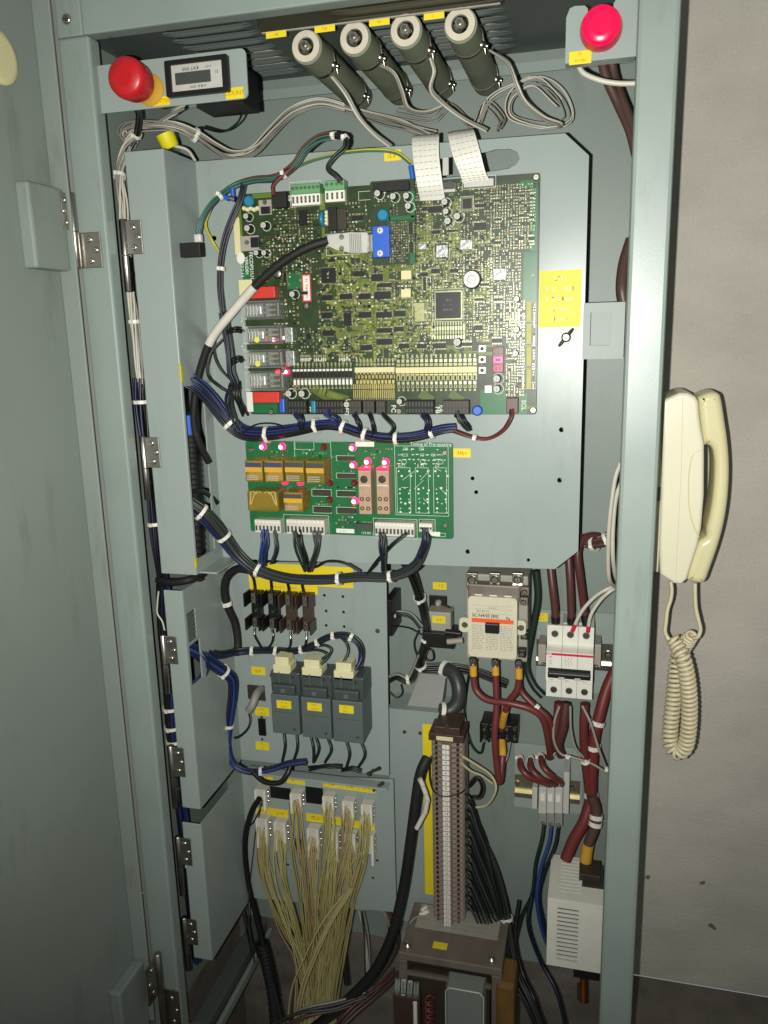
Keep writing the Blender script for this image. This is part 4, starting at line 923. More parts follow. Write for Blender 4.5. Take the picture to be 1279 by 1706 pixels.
# ================================================================ middle panel: fuses, timers, switch
for i, (x0, x1, y0, y1) in enumerate(((417,436,985,1045),(445,465,986,1047),(474,493,988,1050),(502,521,989,1052))):
    m_ = 'chip' if i < 2 else 'bakelite'; nm = ('first, dark', 'second, dark', 'third, brown', 'fourth, brown')[i]
    f = thing('fuse_block', at((x0+x1)/2, y1, YP2), f'{nm} fuse block from the left in the row under the yellow strip', 'fuse holder', 'row of fuse blocks')
    a, b, c, d = rect(x0, y0, x1, y1, YP2-.010); H = d-c
    MB().bev(a+.001, YP2-.009, c, b-.001, YP2-.0002, d, .0006).build('base', m_, f)
    for z0, z1 in ((c, c+H*.32), (d-H*.36, d)):
        MB().box(a-.0035, YP2-.024, z0, a-.0015, YP2-.0003, z1).build('barrier', m_, f); MB().box(b-.0008, YP2-.024, z0, b+.0012, YP2-.0003, z1).build('barrier', m_, f)
        mb = MB(); xm = (a+b)/2; zm = (z0+z1)/2
        mb.box(xm-.0035, YP2-.0165, z0+.002, xm-.0027, YP2-.0092, z1-.002); mb.box(xm+.0022, YP2-.0165, z0+.002, xm+.003, YP2-.0092, z1-.002); mb.box(xm-.0026, YP2-.0105, z0+.002, xm+.0021, YP2-.0095, z1-.002)
        mb.lathe((xm, YP2-.0108, zm), (0,-1,0), [(0,.0026),(.0014,.0022)], 10); mb.build('clip', 'zinc', f)
    screw((x0+x1)/2, (y0+y1)/2+2, YP2-.0092, .0024, f)
yl = thing('fuse_label', at(500, 975, YP2), 'long stepped yellow label strip above the fuse blocks', 'label')
label_strip(414, 941, 588, 975, YP2, yl, ('~~~~ ~~~~ ~~~~ ~~~~ ~~~~',), 'label', size=.0055); label_strip(416, 970, 529, 987, YP2-.0008, yl, ('~~~~  ~~~~  ~~~~',), 'label', size=.005)
for px, py in ((540,992),(571,994),(498,1120),(628,1050)): pass
screw(629, 1051, YP2, .0035, pan2)
for (x0, y0, x1, y1, t) in ((419,1111,442,1124,('~~~',)),(425,1178,448,1192,('~~~','~~~~~')),(426,1236,448,1249,('~~~','~~')) ): label_strip(x0, y0, x1, y1, YP2, pan2, t)
TM = ((452,498,1120,1222,(455,484,1095,1122),'left'), (502,551,1124,1229,(503,536,1100,1128),'middle'), (554,604,1128,1236,(556,589,1105,1133),'right'))
for i, (x0, x1, y0, y1, cap, nm) in enumerate(TM):
    t = thing('timer_relay', at((x0+x1)/2, y1, YP2), f'{nm} one of three blue-grey timer relays with cream caps', 'relay', 'three timer relays')
    a, b, c, d = rect(x0, y0, x1, y1, .118); H = d-c
    MB().bev(a, .116, c, b, YP2-.0003, d-H*.36, .0015).build('body', 'timer', t)
    mb = MB().bev(a-.001, .122, d-H*.355, b+.001, YP2-.0004, d-H*.02, .002)
    mb.bev(a+.004, .113, d-H*.34, b-.004, .1225, d-H*.19, .002); mb.build('socket', 'timer_dark', t)
    for k in (.3, .7): MB().box(a+(b-a)*k-.0006, .1205, d-H*.3, a+(b-a)*k+.0006, .1222, d-H*.02).build('rib', 'timer', t)
    MB().bev(a+(b-a)*.42, .1112, d-H*.30, a+(b-a)*.58, .1135, d-H*.24, .0006).build('latch', 'timer', t)
    e0, e1, e2, e3 = rect(cap[0], cap[2], cap[1], cap[3], .124); w_ = e1-e0
    mb = MB().bev(e0, .122, e2, e1, .146, e2+(e3-e2)*.55, .001); mb.bev(e0+w_*.1, .124, e2+(e3-e2)*.5, e1-w_*.12, .146, e3, .001); mb.build('cap', 'creamcap', t)
    label_strip(x0+9+i, y0+47, x0+33+i, y0+60, .116, t, ('~~~~', '~~~~~'))
    MB().box(a+.004, .1157, c+H*.36, b-.004, .1159, c+H*.365).build('seam', 'timer_dark', t)
    MB().lathe((b-.008, .1162, c+.009), (0,-1,0), [(0,.0025),(.0006,.0022)], 12).build('setting_dial', 'timer_dark', t)
    for q in (e0-.003, e1+.003): MB().lathe((q, .1225, d-H*.09), (0,-1,0), [(0,.0028),(.001,.0024)], 10).build('terminal_screw', 'zinc', t)
sw = thing('rocker_switch', at(436, 1225, YP2), 'small black rocker switch between two yellow labels', 'switch')
pbox('frame', 430, 1198, 442, 1226, YP2-.003, YP2-.0003, 'black', sw, .0005); a, b, c, d = rect(432, 1201, 440, 1223, YP2-.0032)
MB().add([(a,YP2-.0031,c),(b,YP2-.0031,c),(b,YP2-.007,d),(a,YP2-.007,d),(a,YP2-.003,c),(b,YP2-.003,c),(b,YP2-.003,d),(a,YP2-.003,d)], [(0,1,2,3),(4,5,6,7),(0,1,5,4),(2,3,7,6),(1,2,6,5),(0,3,7,4)]).build('rocker', 'chip', sw)
screw(436, 1194, YP2-.0001, .0022, pan2); screw(437, 1231, YP2-.0001, .0022, pan2)
pk = thing('panel_socket', at(428, 1166, YP2), 'grey cable plug in the square hole beside the left timer', 'plug')
pbox('housing', 412, 1143, 440, 1166, YP2-.003, YP2+.02, 'chip_brown', pk, .001)
MB().tube(crom([at(434,1148,YP2-.004), at(427,1157,.14), at(420,1175,.13), at(414,1184,.13)], 6), [.006]*4+[.0065]*6+[.007]*9 if False else .0058, 10).build('cable_sleeve', 'grey', pk)
harness('socket_lead', 'thin dark wires hanging from the plug left of the timers', [(414,1184,.13),(417,1200,.135),(412,1215,.14),(396,1228,.145),(385,1225,.15)], 3, .002, .0011, ['w_dgreen','w_grey','w_black'], seed=4)
# ================================================================ lower panel: plugs with yellow leads
pos1 = [(434,1316),(493,1322),(547,1327),(580,1335),(611,1341)]
pos2 = [(437,1364),(467,1370),(522,1381),(554,1386),(583,1390),(613,1392)]
ordn = ('first','second','third','fourth','fifth','sixth')
Yq = YP2-.015
for row, (pos, nm, hh, ww) in enumerate(((pos1,'upper',33,19),(pos2,'lower',48,20))):
    for i, (px, py) in enumerate(pos):
        g = thing('wire_plug', at(px, py+hh, YP2), f'white multi-pin plug, {ordn[i]} from the left in the {nm} row', 'plug', 'white plugs on the lower plate')
        a, b, c, d = rect(px-ww/2, py, px+ww/2, py+hh, Yq); W = b-a
        MB().bev(a, Yq, c+(d-c)*.35, b, YP2-.0003, d, .0008).build('housing', 'whiteblock', g)
        MB().bev(a+W*.02, Yq-.0025, c, a+W*.22, Yq+.006, d-.001, .0005).build('side_rib', 'white', g); MB().bev(b-W*.22, Yq-.0025, c, b-W*.02, Yq+.006, d-.001, .0005).build('side_rib', 'white', g)
        mb = MB()
        for k in range(3): mb.lathe((b, Yq+.008, d-(d-c)*(.2+.22*k)), (1,0,0), [(0,.0022),(.0012,.0018)], 8)
        mb.build('side_pin', 'zinc', g)
        n = 14 if row else 11
        if (row, i) in ((0,0),): cols = ['w_black','w_dgrey']; n = 3
        elif (row, i) == (1,5): continue
        else: cols = [['w_yellow','w_yellow2','w_yellow'],['w_yellow','w_tan','w_yellow2']][(i+row) % 2]
        y1 = py+hh
        if cols[0] == 'w_black': P = [(px,py+14,Yq),(px-8,py+40,Yq-.008),(px-20,py+75,Yq+.005),(408,1500,YP2-.01),(425,1600,YP2)]
        else:
            ex, ey = 500+(px-420)*.28, 1610+((i*37) % 50)
            P = [(px,py+12,Yq+.004),(px+(1 if px < 520 else -1)*1,y1-4,Yq-.006),(px+(ex-px)*.12,y1+50,Yq-.01),(px+(ex-px)*.55,y1+130,Yq-.004),(ex,ey,Yq),(ex+(8 if i % 2 else -6),1730,Yq-.02)]
        harness('plug_leads', f'{"thin black" if cols[0]=="w_black" else "pale yellow"} wires of the {ordn[i]} plug in the {nm} row', P, n, .0078, .00105, cols, R1=.012, seed=i+10*row, sub=6, wob=.42, twist=(2.6,-2.2,3.4)[i % 3])
for x0, y0, x1, y1, t in ((478,1292,508,1306,'~~~'),(538,1299,568,1312,'~~~'),(568.5,1303,597,1316,'~~~'),(597.5,1306,625,1320,'~~~'),(425,1344,453,1357,'~~~'),(453.5,1348,480,1361,'~~~'),
        (510,1356,540,1369,'~~~'),(540.5,1360,570,1373,'~~~'),(570.5,1366,598,1378,'~~~'),(598.5,1369,624,1383,'~~~'),(440,1288,454,1299,'~~~')):
    label_strip(x0, y0, x1, y1, YP2, pan3, (t,))
for r_ in ((450,1312,484,1331),(509,1312,538,1339),(492,1398,505,1415)): pbox('painted_slot_dark', *r_, YP2-.0008, YP2-.0002, 'black', pan3)  # black sheets that paint the darkness of open slots onto the plate
# trailing yellow strands in front
harness('loose_leads', 'pair of yellow strands sweeping down in front of the yellow bundle', [(585,1480,.12),(548,1540,.11),(520,1600,.10),(502,1650,.09),(490,1720,.08)], 5, .0035, .0013, ['w_yellow','w_tan'], seed=41)
wire_ = thing('single_lead', at(560,1500,.12), 'single thin yellow wire curving left in front of the bundle', 'wiring'); wire('wire', [(572,1490,.12),(535,1540,.11),(505,1600,.1),(485,1650,.095),(478,1720,.09)], .0012, 'w_yellow', wire_)
bt = thing('butterfly_bolt', at(623, 1290, YP2-.02), 'steel thumb bolts at the right end of the lower plate lip', 'fastener')
for (x0, y0, x1, y1) in ((612,1289,632,1280),(622,1315,637,1305)):
    p, q = at(x0,y0,YP2-.004), at(x1,y1,YP2-.02); MB().tube([p, p.lerp(q,.6), q], [.0022,.0022,.003], 8).build('bolt', 'steel_dark', bt)
    mb = MB()
    for s_ in (-1, 1): mb.tube([p.lerp(q,.3), p.lerp(q,.3)+Vector((.004*s_,-.002,.006*s_))], [.0018,.0013], 6)
    mb.build('wing', 'steel_dark', bt)
# ================================================================ contactor area on the back panel
YCF = .155
ctc = thing('contactor', at(825, 1100, YB), 'large cream-fronted contactor with orange stripe and black button', 'contactor')
a, b, c, d = rect(776, 958, 879, 1100, .185); MB().bev(a, .185, c, b, YB-.0005, d, .002).build('body', 'cupboard', ctc)
pbox('arc_chamber', 779, 975, 866, 1002, .165, .1848, 'core', ctc, .002)
X0, X1, Z0, Z1 = rect(780, 995, 861, 1096, YCF)
MB().plate(rrect(X0, X1, Z0, Z1, .005), [], YCF, .1845).build('front_cover', 'contactor_white', ctc)
W, H = X1-X0, Z1-Z0
for k in range(3): MB().box(X0+W*(.13+.3*k), YCF+.004, Z1+.0002, X0+W*(.28+.3*k), YCF+.006, Z1+.0016).build('vent_slot', 'white', ctc)
for s_, (px, py) in ((-1,(774,1041)),(1,(868,1046))):
    x0_, x1_, z0_, z1_ = rect(px-9, py-12, px+8, py+12, .17); MB().plate(rrect(x0_, x1_, z0_, z1_, .005), [], .170, .176).build('ear', 'contactor_white', ctc); screw(px, py, .1698, .0042, ctc)
MB().box(X0+W*.07, YCF-.0003, Z1-H*.425, X1-W*.07, YCF-.0001, Z1-H*.355).build('stripe', 'orange', ctc)
MB().bev(X0+W*.36, YCF-.008, Z1-H*.565, X0+W*.65, YCF-.0004, Z1-H*.405, .0012).build('test_button', 'chip', ctc)
def ink(s, size, u, v, par=ctc, m='darkgrey', **k): return text(s, size, (X0+W*u, YCF-.0004, Z1-H*v), par, m, **k)
ink('SC-N4/SE [80]', .0058, .35, .31, m='black', bold=.00006); ink('Fe', .0055, .82, .335, m='black', bold=.0001); ink('~~~~~~~~~', .0026, .5, .175); ink('~~~~~~~~~', .0036, .3, .235)
mb = MB()
for v in (.14, .195, .27): mb.box(X0+W*.08, YCF-.0003, Z1-H*v-.0001, X1-W*.08, YCF-.0001, Z1-H*v+.0001)
rr = random.Random(4)
for k in range(15):
    v = .47+k*.028
    for u0, u1 in ((.08,.32),(.36,.62),(.66,.92)):
        if .4 < v < .58 and u0 == .36: continue
        x = u0
        while x < u1-.02:
            l = rr.uniform(.02,.07); mb.box(X0+W*x, YCF-.0003, Z1-H*v-.0003, X0+W*min(x+l,u1), YCF-.0001, Z1-H*v+.0003); x += l+rr.uniform(.01,.03)
tag(mb.build('fine_print', 'grey', ctc), kind='stuff')
for i, px in enumerate((786, 824, 862)):
    x0_, x1_, z0_, z1_ = rect(px-9, 955, px+9, 976, .172); MB().bev(x0_, .172, z0_, x1_, .178, z1_, .001).build('line_terminal', 'zinc', ctc); screw(px, 966, .1718, .0055, ctc)
    MB().plate([(x0_+.002,z0_-.006),(x1_-.002,z0_-.006),(x1_,z0_+.002),(x0_,z0_+.002)], [], .168, .1715).build('terminal_tab', 'zinc', ctc)
for i, (px, py) in enumerate(((788,1099),(825,1102),(864,1104))):
    screw(px, py, .172, .0055, ctc, h=.004); MB().cyl(at(px,py-2,.176), at(px,py+10,.174), .0052, .0048).build('cable_lug', 'zinc', ctc)
for i, (px, py) in enumerate(((874,986),(872,1003),(873,1060),(869,1090))):
    o = pbox('auxiliary_contact', px-6, py-7, px+7, py+6, .172, .1845, 'core' if i < 2 else 'black', ctc, .0008); screw(px, py, .1718, .0036, ctc, h=.003)
# ---- red power cables
def cable(name, label, P, r, m, sleeves=(), ties=(), cat='cable', n=12):
    path = crom([at(*p) for p in P], 8); root = thing(name, path[0], label, cat); MB().tube(path, r, n).build('insulation', m, root)
    for (t0, t1, sm) in sleeves:
        i0, i1 = int(t0*(len(path)-1)), max(int(t0*(len(path)-1))+1, int(t1*(len(path)-1))); MB().tube(path[i0:i1+1], r*1.12, n).build('sleeve', sm, root)
    for t in ties: tie(path, t, r*1.1, root, 'white', .003)
    return root
def rigid(px0, py0, px1, py1, Y, r, m, parent, name='sleeve'): return MB().cyl(at(px0,py0,Y), at(px1,py1,Y), r, n=14).build(name, m, parent)
q = cable('power_cable', 'maroon cable from the contactor leftmost outlet curving right', [(788,1108,.172),(789,1128,.172),(793,1150,.17),(812,1166,.165),(850,1172,.16),(885,1182,.16),(905,1200,.165),(914,1240,.18),(916,1262,.20)], .0046, 'w_red', [(.0,.11,'amber')])
q = cable('power_cable', 'maroon cable from the contactor middle outlet going straight down to a loop', [(825,1110,.172),(826,1135,.17),(827,1180,.165),(824,1220,.16),(826,1260,.16),(832,1303,.165),(837,1260,.18),(836,1235,.2)], .0046, 'w_red', [(.0,.09,'amber'),(.86,1,'amber')])
q = cable('power_cable', 'maroon cable from the contactor rightmost outlet bending left', [(864,1112,.172),(864,1135,.172),(860,1152,.172),(848,1168,.175),(840,1190,.18),(835,1215,.2)], .0046, 'w_red', [(.0,.16,'amber'),(.75,.95,'amber')])
cable('power_cable', 'short maroon cable from the rightmost outlet to the lower bundle', [(864,1130,.174),(868,1152,.175),(890,1176,.17),(915,1200,.17),(918,1235,.19)], .0042, 'w_red', ties=(.55,))
cable('power_cable', 'maroon cable rising left of the breaker to behind the upper plate', [(926,1045,.19),(924,1010,.19),(920,975,.19),(914,920,.2)], .0052, 'w_maroon', [(.0,.18,'black')])
cable('power_cable', 'maroon cable rising from the breaker middle pole', [(952,1042,.19),(951,1005,.19),(949,960,.19),(945,900,.2)], .0052, 'w_maroon', [(.0,.15,'black')])
cable('power_cable', 'maroon cable arching from the breaker right pole to the wire bundle', [(977,1042,.19),(972,1005,.19),(966,960,.18),(962,920,.18),(972,898,.19),(990,893,.2),(1015,902,.21)], .0052, 'w_maroon', [(.0,.1,'black')])
harness('side_bundle', 'brownish wires tied together at the right of the upper plate', [(958,893,.2),(980,905,.2),(1004,902,.19),(1018,895,.19),(1030,880,.2)], 7, .007, .0026, ['w_brown','w_maroon','w_grey'], ties=(.35,.6), seed=3)
cable('power_cable', 'maroon cable below the left pole of the breaker', [(930,1170,.2),(927,1205,.2),(922,1235,.2),(914,1262,.21)], .0058, 'w_red', ties=(.9,))
cable('power_cable', 'maroon cable below the middle pole of the breaker', [(943,1170,.2),(938,1210,.195),(930,1240,.2),(935,1258,.21)], .0066, 'w_maroon')
cable('power_cable', 'maroon cable below the right pole of the breaker', [(974,1172,.2),(972,1215,.2),(974,1260,.205),(980,1310,.21),(982,1345,.21)], .0062, 'w_red', ties=(.55,))
cable('power_cable', 'thick red cable sleeve at the right side below the breaker', [(1034,1100,.235),(1012,1145,.225),(999,1190,.215),(990,1230,.21),(986,1290,.21),(984,1330,.21),(972,1370,.2),(955,1400,.195),(942,1432,.19)], .0082, 'w_redbright', ties=(.3,.42,.62))
cable('power_cable', 'brown cable ending in yellow sleeve above the vented box', [(985,1325,.2),(993,1350,.2),(990,1380,.195),(979,1410,.195),(974,1450,.195)], .0075, 'w_brown', [(.72,.97,'amber')], ties=(.35,.45))
for i, P in enumerate(([(866,1262,.215),(868,1280,.19),(884,1296,.185),(912,1306,.2),(920,1312,.21)], [(884,1262,.215),(884,1280,.185),(902,1298,.18),(922,1306,.2),(928,1312,.21)], [(900,1258,.21),(905,1278,.18),(922,1295,.18),(936,1304,.2),(938,1312,.21)])):
    cable('power_cable', ('lowest','middle','uppermost')[i]+' of three short maroon cables curving into the lower terminals', P, .0042, 'w_red', ties=(.02,))
cable('wire_cable', 'dark grey-green cable hanging behind the contactor right side', [(893,950,.24),(896,1000,.24),(885,1060,.24),(878,1110,.24),(888,1140,.235),(905,1160,.23)], .0055, 'w_dgreen')
cable('control_wire', 'white wire from the breaker middle pole to the right post', [(953,1052,.175),(968,1020,.17),(990,995,.17),(1012,981,.17),(1030,975,.18)], .0024, 'w_white', [(.0,.12,'redlabel')])
cable('control_wire', 'white wire from the breaker right pole to the right post', [(979,1053,.175),(984,1025,.17),(1000,1000,.17),(1018,984,.17),(1030,979,.18)], .0024, 'w_white', [(.0,.12,'redlabel')])
cable('control_wire', 'white cable running down along the inner side of the right post', [(1034,770,.12),(1024,800,.12),(1016,860,.12),(1013,910,.125),(1014,960,.14),(1021,975,.16),(1032,980,.18)], .0026, 'w_white')
cable('control_wire', 'second white cable beside the inner side of the right post', [(1036,800,.125),(1026,830,.125),(1021,880,.125),(1021,930,.13),(1026,962,.15),(1036,975,.17)], .0026, 'w_white')
for i, P in enumerate(([(932,1176,.18),(924,1200,.175),(922,1230,.17),(933,1255,.17),(955,1262,.17),(985,1272,.17),(1012,1288,.17)], [(950,1176,.185),(951,1215,.18),(958,1245,.178),(972,1262,.178)], [(970,1176,.18),(984,1205,.17),(998,1250,.165),(1014,1290,.17)])):
    cable('control_wire', ('long thin grey wire looping left under the breaker','short thin grey wire hanging under the middle pole','thin grey wire running diagonally to the right post')[i], P, .0018, 'w_grey', ties=((.62,.8),(),(.93,))[i])
# ================================================================ breaker, rails
bk = thing('circuit_breaker', at(948, 1170, YB), 'white three-pole circuit breaker with red stripe on a steel rail', 'circuit breaker')
YK = .165
X0, X1, Z0, Z1 = rect(909, 1051, 988, 1172, YK); W, H = X1-X0, Z1-Z0; zz = lambda v: Z1-H*v
for k in range(3):
    u0, u1 = X0+W*k/3+.0002, X0+W*(k+1)/3-.0002
    prof = [(.20,1.0),(.182,1.0),(.182,.79),(.178,.77),(.178,.72),(YK,.69),(YK,.30),(.178,.28),(.182,.26),(.182,0),(.20,0),(.232,0),(.232,1.0)]
    vs = [(x, y, Z1-H*(1-v)) for x in (u0, u1) for y, v in [(p[0], 1-p[1]) for p in prof]]; vs = [(x, y, Z1-H*v) for x in (u0, u1) for (y, v) in prof]; n = len(prof)
    MB().add(vs, [tuple(range(n)), tuple(range(2*n-1, n-1, -1))]+[(i, (i+1) % n, (i+1) % n+n, i+n) for i in range(n)]).build('pole', 'white', bk)
    for v, dark in ((.115, 1), (.90, 1)):
        xc = (u0+u1)/2; mb = MB().ring((xc,.1819,zz(v)), (xc,.1812,zz(v)), .0048, .0042, 18, 0); mb.lathe((xc,.1817,zz(v)), (0,-1,0), [(0,.0041),(.0004,.0036)], 14, 1); mb.box(xc-.003, .1808, zz(v)-.0005, xc+.003, .1812, zz(v)+.0005, 2)
        mb.build('terminal_screw', ['grey','steel_dark','black'], bk)
    pbox('top_clamp', 912+k*26, 1038, 931+k*26, 1050, .19, .225, 'lightgrey', bk, .0008)
MB().box(X0+.0004, YK-.0003, zz(.345), X1-.0004, YK-.0001, zz(.315)).build('stripe', 'redlabel', bk)
text('ABB', .0034, (X0+W*.07, YK-.0005, zz(.331)), bk, 'white', bold=.0001)
for i, t in enumerate(('~~~~', '~~~', '~~~~', '~~~~')): text(t, .0024, (X0+W*.1, YK-.0003, zz(.37+i*.032)), bk, 'darkgrey')
for i in range(3):
    mb = MB(); x = X0+W*(.42+.06*i); mb.tube([(x,YK-.0002,zz(.36)), (x,YK-.0002,zz(.39)), (x-.0014,YK-.0002,zz(.42))], .0002, 4); mb.tube([(x,YK-.0002,zz(.425)), (x+.0008,YK-.0002,zz(.45)), (x,YK-.0002,zz(.48))], .0002, 4); mb.build('circuit_symbol', 'darkgrey', bk)
MB().box(X0+W*.05, YK-.0003, zz(.66), X1-W*.05, YK-.0001, zz(.52)).build('toggle_recess', 'chip', bk)
MB().bev(X0+W*.05, YK-.011, zz(.60), X1-W*.05, YK-.0004, zz(.545), .0015).build('toggle_bar', 'black', bk)
for u in (.34, .68): MB().bev(X0+W*(u-.065), YK-.0025, zz(.672), X0+W*(u+.065), YK-.0005, zz(.615), .0006).build('lock_tab', 'lightgrey', bk)
for i, t in enumerate(('~~~~', '~~~~', '~~~~~')): text(t, .0026, (X0+W*(.13+.34*i), .1818 if False else .1648, zz(.685)), bk, 'darkgrey')
pbox('side_stop', 896, 1074, 909, 1108, .2, .236, 'cupboard', bk, .001); pbox('side_stop', 990, 1074, 1001, 1112, .2, .236, 'cupboard', bk, .001); screw(905, 1106, .1998, .003, bk); screw(993, 1110, .1998, .003, bk)
def rail(label, x0, y0, x1, y1, Y, m):
    t = thing('mounting_rail', at((x0+x1)/2, y1, Y), label, 'rail'); a, b, c, d = rect(x0, y0, x1, y1, Y); h = d-c
    prof = [(Y,c),(Y+.001,c),(Y+.001,c+h*.16),(Y+.0075,c+h*.16),(Y+.0075,d-h*.16),(Y+.001,d-h*.16),(Y+.001,d),(Y,d),(Y,d-h*.2),(Y+.0065,d-h*.2),(Y+.0065,c+h*.2),(Y,c+h*.2)]
    n = len(prof); vs = [(x, p[0], p[1]) for x in (a, b) for p in prof]
    MB().add(vs, [(i, (i+1) % n, (i+1) % n+n, i+n) for i in range(n)]).build('rail', m, t); return t
r1 = rail('steel mounting rail behind the white circuit breaker', 893, 1069, 1024, 1114, .238, 'zinc'); screw(1013, 1090, .2445, .005, r1, h=.004)
bp = thing('breaker_plate', at(960, 1150, .25), 'grey mounting plate behind the circuit breaker', 'plate'); pbox('face', 894, 1019, 1026, 1152, .252, .2545, 'paint_plate', bp)
label_strip(892, 1021, 912, 1035, .252, bp, ('~~~','~~~~'))
r2 = rail('yellowish mounting rail carrying the small clear terminals', 857, 1296, 966, 1334, .238, 'brass'); screw(862, 1305, .2445, .004, r2, 'brass', h=.004); screw(953, 1312, .2445, .004, r2, 'brass', h=.004)
tp = thing('terminal_plate', at(910, 1345, .25), 'grey mounting plate behind the small clear terminals', 'plate'); pbox('face', 857, 1243, 970, 1350, .252, .2545, 'paint_plate', tp)
tb = thing('clear_terminals', at(915, 1378, .2), 'small greyish terminal block with three white tags and blue wires', 'terminal block')
pbox('end_stop', 886, 1312, 895, 1348, .205, .237, 'lightgrey', tb, .0008); pbox('end_stop', 938, 1287, 948, 1356, .2, .237, 'lightgrey', tb, .0008)
for k in range(3):
    pbox('terminal', 897+k*13.5, 1312, 910+k*13.5, 1356, .2, .237, 'lightgrey', tb, .0008); pbox('tag', 900+k*13, 1322+k*1.2, 907+k*13, 1334+k*1.2, .1985, .1999, 'white', tb)
    pbox('lower_clamp', 897+k*13.5, 1357, 910+k*13.5, 1376, .21, .237, 'grey', tb, .0008); screw(904+k*13.2, 1371+k*1.4, .2098, .003, tb)
for i, (P, m_) in enumerate((([(906,1374,.205),(902,1400,.2),(892,1440,.2),(886,1490,.2),(868,1530,.2),(857,1600,.2),(880,1660,.18),(920,1780,.16)],'w_dgreen'),([(918,1377,.205),(914,1405,.2),(900,1450,.195),(894,1500,.19),(906,1560,.2),(930,1610,.21)],'w_blueb'),([(930,1378,.205),(924,1410,.2),(906,1455,.195),(898,1500,.192),(912,1560,.2),(925,1600,.21)],'w_navy'))):
    cable('terminal_wire', ('dark green','bright blue','navy')[i]+' wire leaving the small clear terminals downward', P, .0026, m_)
# ---- small terminal block below the contactor
ts = thing('black_terminal_strip', at(830, 1238, YB), 'small black five-way screw terminal strip below the contactor', 'terminal block')
pbox('base', 800, 1208, 862, 1236, .215, YB-.001, 'black', ts, .001)
for k in range(5):
    pbox('barrier', 799+k*13.2, 1206, 801+k*13.2, 1237, .205, .2148, 'chip', ts)
    for y in (1214, 1230): screw(807+k*12.2, y, .2146, .0038, ts, h=.003)
for (x0, x1) in ((832,838),): rigid(835, 1240, 834, 1275, .2, .004, 'amber', ts)
wire('lead', [(806,1236,.21),(800,1255,.21),(785,1240,.22),(776,1200,.24),(774,1150,.25)], .0016, 'w_dgreen', ts); wire('lead', [(850,1236,.21),(845,1262,.205),(838,1275,.2)], .0014, 'w_grey', ts)
# ---- vented white box
vb = thing('vented_box', at(960, 1620, .2), 'white plastic box with louvred slots at the lower right', 'power supply')
YV = .12
X0, X1, Z0, Z1 = rect(911, 1502, 1008, 1615, YV); W, H = X1-X0, Z1-Z0; YVb = .215
fh = [[(X0+W*.17,Z1-H*(.14+.062*k)-.0015),(X0+W*.54,Z1-H*(.14+.062*k)-.0015),(X0+W*.54,Z1-H*(.14+.062*k)+.0015),(X0+W*.17,Z1-H*(.14+.062*k)+.0015)] for k in range(13)]
MB().plate([(X0,Z0),(X1,Z0),(X1,Z1),(X0,Z1)], fh, YV, YV+.0022).build('front', 'white', vb)
MB().box(X0, YV+.0023, Z0, X0+.002, YVb, Z1).build('side', 'white', vb); MB().box(X1-.002, YV+.0023, Z0, X1, YVb, Z1).build('side', 'white', vb); MB().box(X0+.0021, YV+.0023, Z0, X1-.0021, YVb, Z0+.002).build('bottom', 'white', vb)
mb = MB(); ys = [YV+.0023+(YVb-YV-.0023)*f for f in (0,1)]
pl_ = MB().plate([(X0+.0021,ys[0]),(X1-.0021,ys[0]),(X1-.0021,ys[0]+.03),(X0+W*.58,ys[0]+.03),(X0+W*.58,ys[1]),(X0+.0021,ys[1])], [[(X0+W*.19,ys[0]+.012+.0075*k),(X0+W*.55,ys[0]+.012+.0075*k),(X0+W*.55,ys[0]+.015+.0075*k),(X0+W*.19,ys[0]+.015+.0075*k)] for k in range(10)], 0, .002)
pl_.v = [(x, z, Z1-.002+y) for x, y, z in pl_.v]; pl_.build('top', 'white', vb)
MB().box(X0+.004, YV+.012, Z0+.004, X1-.004, YVb-.002, Z1-.006).build('inner_core', 'darkgrey', vb)
pbox('terminal_block', 964, 1458, 1000, 1487, .165, .2, 'chip_brown', vb, .001); pbox('outlet', 955, 1618, 998, 1632, .15, .2, 'chip', vb, .001)
MB().cyl(at(972,1628,.175), at(972,1668,.175), .0052).build('outlet_sleeve', 'copper', vb); MB().cyl(at(966,1640,.18), at(966,1665,.18), .004).build('outlet_sleeve', 'bakelite', vb)
# ================================================================ terminal bracket with the long numbered strip
YT = .20
tbk = thing('terminal_bracket', at(712, 1500, YT), 'rounded grey plate behind the long brown terminal strip', 'bracket')
X0, X1, Z0, Z1 = at(649,1300,YT).x, at(776,1300,YT).x, at(712,1540,YT).z, at(712,1186,YT).z
MB().plate([(X0,Z0),(X1,Z0)]+[(X1-.008+.008*math.cos(math.radians(q)), Z1-.008+.008*math.sin(math.radians(q))) for q in range(0,91,15)]+[(X0,Z1)], [], YT, YT+.0025).build('face', 'paint_plate', tbk)
MB().box(X0, YT+.0027, Z1-.0025, X1-.009, YB-.001, Z1).build('top_lip', 'paint_plate', tbk)
screw(674, 1219, YT, .003, tbk); screw(700, 1221, YT, .003, tbk)
label_strip(706, 1207, 727, 1490, YT, tbk, (), 'marking_strip')
st = thing('terminal_strip', at(745, 1545, YT), 'tall brown terminal strip with white numbered tags', 'terminal block')
YN = .150; N = 37; zt, zb = at(744, 1240, YN).z, at(742, 1545, YN).z; xa, xc = at(717,1390,YN).x, at(771,1390,YN).x; W = xc-xa; p_ = (zt-zb)/N
mods = {}
